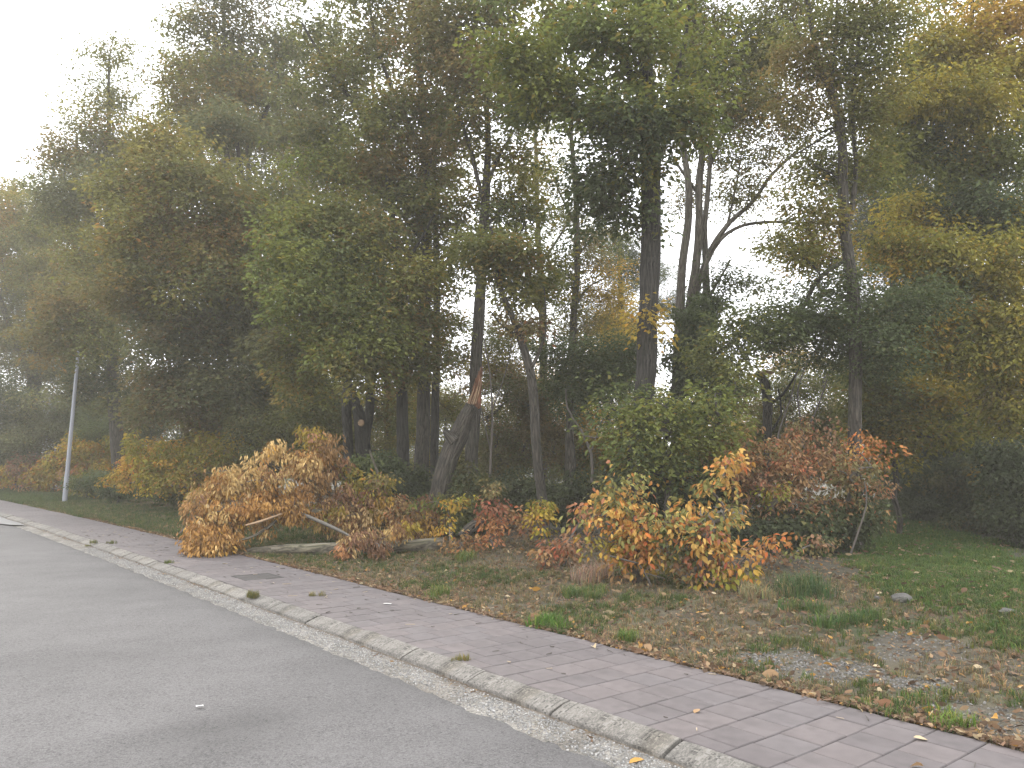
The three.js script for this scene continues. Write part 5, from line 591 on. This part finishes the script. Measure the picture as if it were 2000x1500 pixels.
// ---------------------------------------------------------------- what covers the ground
{
  const r = rng(61), tufts = many(4, (k) => grassTuft(400 + k, 16, 0.13, 0.075)), sets = tufts.map(() => []), where = [];
  const put = (x, z, s, c) => { const p = V(x, gh(x, z) - 0.005, z), e = 0.8 + 0.4 * r(); sets[Math.floor(r() * 4)].push({ p, q: quat(0, r() * 6.283, 0), s: V(s, s * (0.8 + 0.5 * r()), s), c: [c[0] * e, c[1] * e, c[2] * e] }); };
  const GREENS = [[0.055, 0.088, 0.02], [0.066, 0.092, 0.024], [0.078, 0.09, 0.03], [0.046, 0.078, 0.022]], DRY = [[0.14, 0.122, 0.062], [0.11, 0.105, 0.05], [0.18, 0.148, 0.085]];
  for (let k = 0; k < 90000; k++) { // verge and path
    const u = -3 + 40 * r(), q = 7.5 * Math.pow(r(), 1.2), v = K(u, EDGE + q), g = greenAt(v.x, v.z), dist = Math.hypot(v.x, v.z);
    if (r() < g * 0.85) put(v.x, v.z, (0.38 + 0.4 * r()) * (dist > 18 ? 1.5 : 1), r() < 0.8 ? GREENS[Math.floor(r() * 4)] : DRY[Math.floor(r() * 3)]);
    else if (r() < 0.36 * (1 - gravelAt(v.x, v.z)) && q < 5) put(v.x, v.z, 0.3 + 0.4 * r(), DRY[Math.floor(r() * 3)]);
  }
  for (let k = 0; k < 16000; k++) { const v = K(37 + 38 * r(), EDGE + 5 * r() * r() + 0.05); if (r() < 0.25 + 0.75 * greenAt(v.x, v.z)) put(v.x, v.z, 1 + 0.6 * r(), GREENS[Math.floor(r() * 4)]); }
  for (let k = 0; k < 26000; k++) { const i = Math.min(PATH.length - 2, Math.floor(r() * (PATH.length - 1))), t = r(), a = PATH[i], b = PATH[i + 1], x = lerp(a.x, b.x, t) + (r() - 0.5) * 5, z = lerp(a.z, b.z, t) + (r() - 0.5) * 5; if (US(x, z)[1] > EDGE + 0.3 && r() < greenPath(x, z)) put(x, z, 0.5 + 0.45 * r() + (z < -16 ? 0.3 : 0) - 0.12, GREENS[Math.floor(r() * 4)].map((c, i) => c * [1.05, 1.22, 1.0][i])); }
  const all = new THREE.Group(); all.name = 'grass'; tag(all, 'short grass, green on the path and patchy and dry along the verge', 'grass', undefined, 'stuff'); scene.add(all);
  sets.forEach((l, k) => copies('grass_blades', tufts[k], GRASS, l, all));
  // countable tufts
  const big = many(3, (k) => grassTuft(420 + k, 70, 0.2, 0.13)), tall = many(2, (k) => grassTuft(430 + k, 90, 0.38, 0.2));
  const tuft = (label, px, py, geo, s, c, n, spread) => { const b = G(px, py), t = thing('grass_tuft', label, 'grass tuft', b), l = []; for (let k = 0; k < n; k++) { const a = r() * 6.283, q = Math.sqrt(r()) * spread, x = Math.cos(a) * q, z = Math.sin(a) * q, e = 0.85 + 0.3 * r(); l.push({ p: V(x, gh(b.x + x, b.z + z) - b.y - 0.01, z), q: quat(0, r() * 6.28, 0), s: s * (0.75 + 0.45 * r()), c: c.map((v) => v * e) }); } copies('blades', geo, GRASS, l, t); };
  tuft('bright green grass tuft at the pavement edge below the shrubs', 1062, 1228, big[0], 0.85, [0.075, 0.14, 0.025], 7, 0.22);
  tuft('small green grass tuft right of the bright tuft on the pavement edge', 1222, 1255, big[1], 0.75, [0.09, 0.13, 0.03], 3, 0.1);
  tuft('tall dark green grass clump at the corner of the grass path', 1580, 1165, tall[0], 0.85, [0.062, 0.098, 0.036], 8, 0.4);
  tuft('wide low green grass clump in front of the tall dark one', 1610, 1200, big[2], 0.9, [0.06, 0.105, 0.03], 12, 0.55);
  tuft('dry straw grass tuft left of the nearest orange shrubs', 1150, 1130, tall[1], 0.95, [0.3, 0.22, 0.15], 5, 0.3);
  tuft('green grass clump under the left nearest orange shrub', 1170, 1165, big[1], 0.9, [0.085, 0.12, 0.035], 8, 0.45);
  tuft('pale straw tuft left of the tall dark green clump', 1500, 1165, big[0], 1.1, [0.22, 0.19, 0.1], 6, 0.35);
  tuft('small green tuft on the verge below the log end', 860, 1165, big[2], 0.8, [0.09, 0.13, 0.03], 4, 0.18);
  tuft('green tuft beside the grey stump', 905, 1095, big[1], 1.0, [0.1, 0.13, 0.035], 4, 0.2);
  tuft('bright green weed tuft beside the gravel at the lower right', 1855, 1415, big[0], 0.7, [0.11, 0.16, 0.03], 4, 0.16);
  tuft('grassy mound at the foot of the lamp post', 120, 980, big[2], 1.4, [0.06, 0.1, 0.035], 8, 0.7);
  // moss and grass in the kerb joints
  const kt = (label, px, py, s, n, c) => tuft(label, px, py, big[0], s, c, n, 0.09);
  kt('weedy tuft in the kerb joint nearest the inspection cover', 500, 1180, 0.45, 5, [0.13, 0.125, 0.045]);
  kt('low tuft on the kerb left of the inspection cover', 322, 1112, 0.42, 4, [0.1, 0.12, 0.035]);
  kt('tiny tuft in the kerb joint in the middle of the kerb', 897, 1288, 0.35, 4, [0.15, 0.14, 0.045]);
  kt('small tuft on the far kerb, the left of two close together', 178, 1060, 0.55, 4, [0.12, 0.125, 0.04]);
  kt('small tuft on the far kerb, the right of two close together', 214, 1062, 0.45, 3, [0.1, 0.11, 0.04]);
  kt('low mossy tuft at the gutter beside the leaf pile', 620, 1164, 0.4, 3, [0.17, 0.15, 0.05]);
}
// fallen leaves: a litter nobody could count, and the big single ones near the camera
const flat = many(5, (k) => { const g = spray(500 + k, 1, 0.0001, 0.11, 0.055, { droop: 0, wild: 0, twist: 0, segs: 2, odd: 0 }); const a = bladeAxisOf(g), q = new THREE.Quaternion().setFromUnitVectors(a, V(1, 0, 0)); g.applyQuaternion(q); g.computeBoundingBox(); const c = g.boundingBox.getCenter(V(0, 0, 0)); g.translate(-c.x, -g.boundingBox.min.y, -c.z); return g; });
function bladeAxisOf(g) { const a = g.attributes.position; let b = V(1, 0, 0), bd = 0; for (let k = 0; k < a.count; k++) { const q = V(a.getX(k), a.getY(k), a.getZ(k)); if (q.length() > bd) { bd = q.length(); b = q; } } return b.normalize(); }
{
  const r = rng(71), pal = [[0.21, 0.13, 0.075, 4], [0.17, 0.1, 0.06, 4], [0.28, 0.19, 0.11, 3], [0.12, 0.08, 0.052, 5], [0.38, 0.29, 0.17, 1.2], [0.36, 0.19, 0.05, 0.8]];
  const litter = new THREE.Group(); litter.name = 'leaf_litter'; tag(litter, 'dense litter of small dry brown leaves over the verge', 'leaf litter', undefined, 'stuff'); scene.add(litter);
  const sets = flat.map(() => []);
  for (let k = 0; k < 60000; k++) {
    const u = -3 + 30 * Math.pow(r(), 1.25), edge = r() < 0.2, q = edge ? -0.16 * r() * r() * r() + 0.02 + 0.5 * r() * r() * (r() < 0.6 ? 1 : 0.2) : 7 * r(), v = K(u, EDGE + q), m = 0.45 + 0.55 * smooth(fbm(v.x * 0.9, v.z * 0.9, 12), -0.4, 0.5) + (edge ? 0.3 : 0);
    if (r() > m || (r() < 0.35 && greenPath(v.x, v.z) > 0.5)) continue; const c = pick(pal, r), e = 0.7 + 0.5 * r();
    sets[Math.floor(r() * 5)].push({ p: V(v.x, Math.max(q < 0 ? 0.107 : 0, gh(v.x, v.z) + 0.008) + 0.02 * r(), v.z), q: quat((r() - 0.5) * 1.1, r() * 6.283, (r() - 0.5) * 1.1), s: 0.34 + 0.55 * r() * r(), c: [c[0] * e, c[1] * e, c[2] * e] });
  }
  for (let k = 0; k < 5200; k++) { // needles and crumbs in the kerb joint and gutter
    const u = -2 + 26 * r(), m = smooth(fbm(u * 0.9, 3, 6) + 0.35 * n2(u * 4, 2, 2), -0.15, 0.5); if (r() > m) continue; const s = -0.215 - 0.13 * r() * r(), v = K(u, s), c = pick(pal, r); sets[Math.floor(r() * 5)].push({ p: V(v.x, 0.013 + 0.01 * r(), v.z), q: quat((r() - 0.5) * 0.8, r() * 6.283, (r() - 0.5) * 0.8), s: V(0.25 + 0.35 * r(), 0.3, 0.12 + 0.12 * r()), c: [c[0] * 0.9, c[1] * 0.9, c[2] * 0.9] });
  }
  for (let k = 0; k < 3200; k++) { const i = Math.min(PATH.length - 2, Math.floor(Math.sqrt(r()) * (PATH.length - 1))), t = r(), a = PATH[i], b = PATH[i + 1], x = lerp(a.x, b.x, t) + (r() - 0.5) * 5, z = lerp(a.z, b.z, t) + (r() - 0.5) * 5; if (US(x, z)[1] < EDGE + 0.3 || fbm(x * 0.6, z * 0.6, 15) + 0.5 * (r() - 0.5) < 0) continue; const c = pick(pal, r); sets[Math.floor(r() * 5)].push({ p: V(x, gh(x, z) + 0.035 + 0.03 * r(), z), q: quat((r() - 0.5) * 0.9, r() * 6.283, (r() - 0.5) * 0.9), s: 0.5 + 0.5 * r(), c: [c[0], c[1], c[2]] }); }
  sets.forEach((l, k) => copies('small_leaves', flat[k], LEAFDRY, l, litter));
  const twigs = [], tg = new THREE.CylinderGeometry(0.003, 0.002, 0.16, 5).rotateZ(Math.PI / 2);
  for (let k = 0; k < 430; k++) { const u = 0 + 22 * Math.pow(r(), 0.8), on = r() < 0.45, s = on ? 0.08 + 1.35 * r() : EDGE + 5 * r(), v = K(u, s), y = on ? 0.112 : gh(v.x, v.z) + 0.015; twigs.push({ p: V(v.x, y, v.z), q: quat(0, r() * 6.283, (r() - 0.5) * 0.1), s: V(0.22 + 0.7 * r() * r() + (on ? 0 : 0.6 * r()), 1 + r(), 1 + r()), c: r() < 0.7 ? [0.07, 0.06, 0.05] : [0.3, 0.24, 0.17] }); }
  const tw = copies('twig_litter', tg, std(1, 1, 1), twigs, scene); tag(tw, 'scattered small dead twigs on the pavement and verge', 'twigs', undefined, 'stuff');
  const gr = new THREE.IcosahedronGeometry(0.016, 0), peb = []; for (const [p, R] of GRAVEL) for (let k = 0; k < 900 * R; k++) { const a = r() * 6.283, q = R * Math.sqrt(r()) * 1.15, x = p.x + Math.cos(a) * q, z = p.z + Math.sin(a) * q; if (US(x, z)[1] < EDGE + 0.03 || r() > gravelAt(x, z) + 0.1) continue; const g = 0.09 + 0.19 * r() * r(); peb.push({ p: V(x, gh(x, z) + 0.003, z), q: quat(r() * 6, r() * 6, r() * 6), s: V(0.35 + 0.7 * r(), 0.3 + 0.3 * r(), 0.35 + 0.6 * r()), c: [g, g * 0.95, g * 0.87] }); }
  tag(copies('gravel', gr, M.gravel, peb, scene), 'pale crushed gravel showing through the verge at lower right', 'gravel', undefined, 'stuff');
  // single leaves
  const mats = { orange: [0.4, 0.22, 0.055], tan: [0.31, 0.2, 0.11], pale: [0.44, 0.35, 0.22], rust: [0.2, 0.105, 0.06] }; for (const k in mats) { const m = leafMat(0.2); m.vertexColors = false; m.color.setRGB(...mats[k]); mats[k] = m; }
  const fallen = (label, group, x, z, m, s) => { const y = US(x, z)[1] < EDGE ? 0.108 : gh(x, z) + 0.02, l = mesh('fallen_leaf', flat[Math.floor(r() * 5)], mats[m], scene); l.position.set(x, y, z); l.quaternion.copy(quat((r() - 0.5) * 0.5, r() * 6.283, (r() - 0.5) * 0.5)); l.scale.set(s, s * (0.8 + r() * 0.8), s); tag(l, label, 'leaf', group); };
  const at = (px, py) => { const e = ray(px, py), k = (0.11 - EYE) / e[1]; return [e[0] * k, -e[2] * k]; };
  fallen('curled tan leaf lying on the pavement tiles in the middle', undefined, ...at(1361, 1388), 'tan', 0.75);
  fallen('pale dry leaf on the pavement near the lower right corner', undefined, ...at(1798, 1442), 'pale', 0.9);
  fallen('dry leaf at the bottom edge of the frame on the pavement', undefined, ...at(1790, 1496), 'tan', 1.0);
  { const e = ray(1245, 1487), k = (0.02 - EYE) / e[1]; const l = mesh('fallen_leaf', flat[1], mats.orange, scene); l.position.set(e[0] * k, 0.022, -e[2] * k); l.rotation.y = 0.6; tag(l, 'single orange leaf lying in the gutter at the bottom of the picture', 'leaf'); }
  fallen('pale leaf on the pavement edge below the green tuft', undefined, ...at(1160, 1264), 'pale', 0.9);
  const KIND = { orange: 'bright orange', tan: 'curled tan', pale: 'pale straw coloured', rust: 'dark rust brown' }, zone = (u, q) => (q < 0.36 ? 'along the pavement edge' : u < 2.2 ? 'on the open ground around the gravel' : u < 4.4 ? 'on the verge before the nearest orange shrubs' : 'on the verge before the log and red bush');
  for (let k = 0; k < 190; k++) { const u = -1.4 + 9.5 * Math.pow(r(), 1.1), q = k % 3 === 0 ? 0.05 + 0.3 * r() : 0.1 + 4.2 * r(), v = K(u, EDGE + q), m = ['tan', 'rust', 'orange', 'pale', 'tan', 'orange', 'rust'][Math.floor(r() * 7)], w = zone(u, q); fallen(`${KIND[m]} fallen leaf ${w}`, `${KIND[m]} fallen leaves ${w}`, v.x, v.z, m, 0.6 + 0.45 * r()); }
}
// stones and scraps
function stone(label, px, py, w, h, seed) { const g = new THREE.IcosahedronGeometry(1, 3), a = g.attributes.position; for (let k = 0; k < a.count; k++) { const v = V(a.getX(k), a.getY(k), a.getZ(k)), s = 1 + 0.25 * fbm(v.x * 1.2 + seed, v.y * 1.2, v.z * 1.2); a.setXYZ(k, v.x * s * w, v.y * s * h, v.z * s * w * 0.8); } g.computeVertexNormals(); const b = G(px, py), m = mesh('stone', g, M.stone, scene); m.position.set(b.x, b.y + h * 0.35, b.z); tag(m, label, 'stone'); }
stone('grey stone lying in the grass at the near end of the path', 1762, 1175, 0.13, 0.07, 1);
stone('pale stone in the grass at the right edge', 1968, 1200, 0.09, 0.05, 5);
stone('small white pebble on the verge at the lower right', 1852, 1404, 0.035, 0.025, 9);
stone('little grey rock between the dry leaves and the gravel', 1712, 1170, 0.04, 0.03, 12);
{
  const scrap = (label, px, py, y, w) => { const e = ray(px, py), k = (y - EYE) / e[1], g = new THREE.PlaneGeometry(w, w * 0.6, 4, 3).rotateX(-Math.PI / 2), a = g.attributes.position; for (let i = 0; i < a.count; i++) a.setY(i, 0.012 * Math.abs(n2(a.getX(i) * 40, a.getZ(i) * 40, px))); g.computeVertexNormals(); const t = mesh('paper_scrap', g, M.paper, scene); t.material.side = THREE.DoubleSide; t.position.set(e[0] * k, y, -e[2] * k); t.rotation.y = px; tag(t, label, 'litter'); };
  scrap('small white scrap lying alone on the asphalt', 390, 1379, 0.045, 0.05);
  scrap('crumpled white scrap on the pavement left of the leaf edge', 757, 1179, 0.112, 0.1);
}
renderer.render(scene, camera);
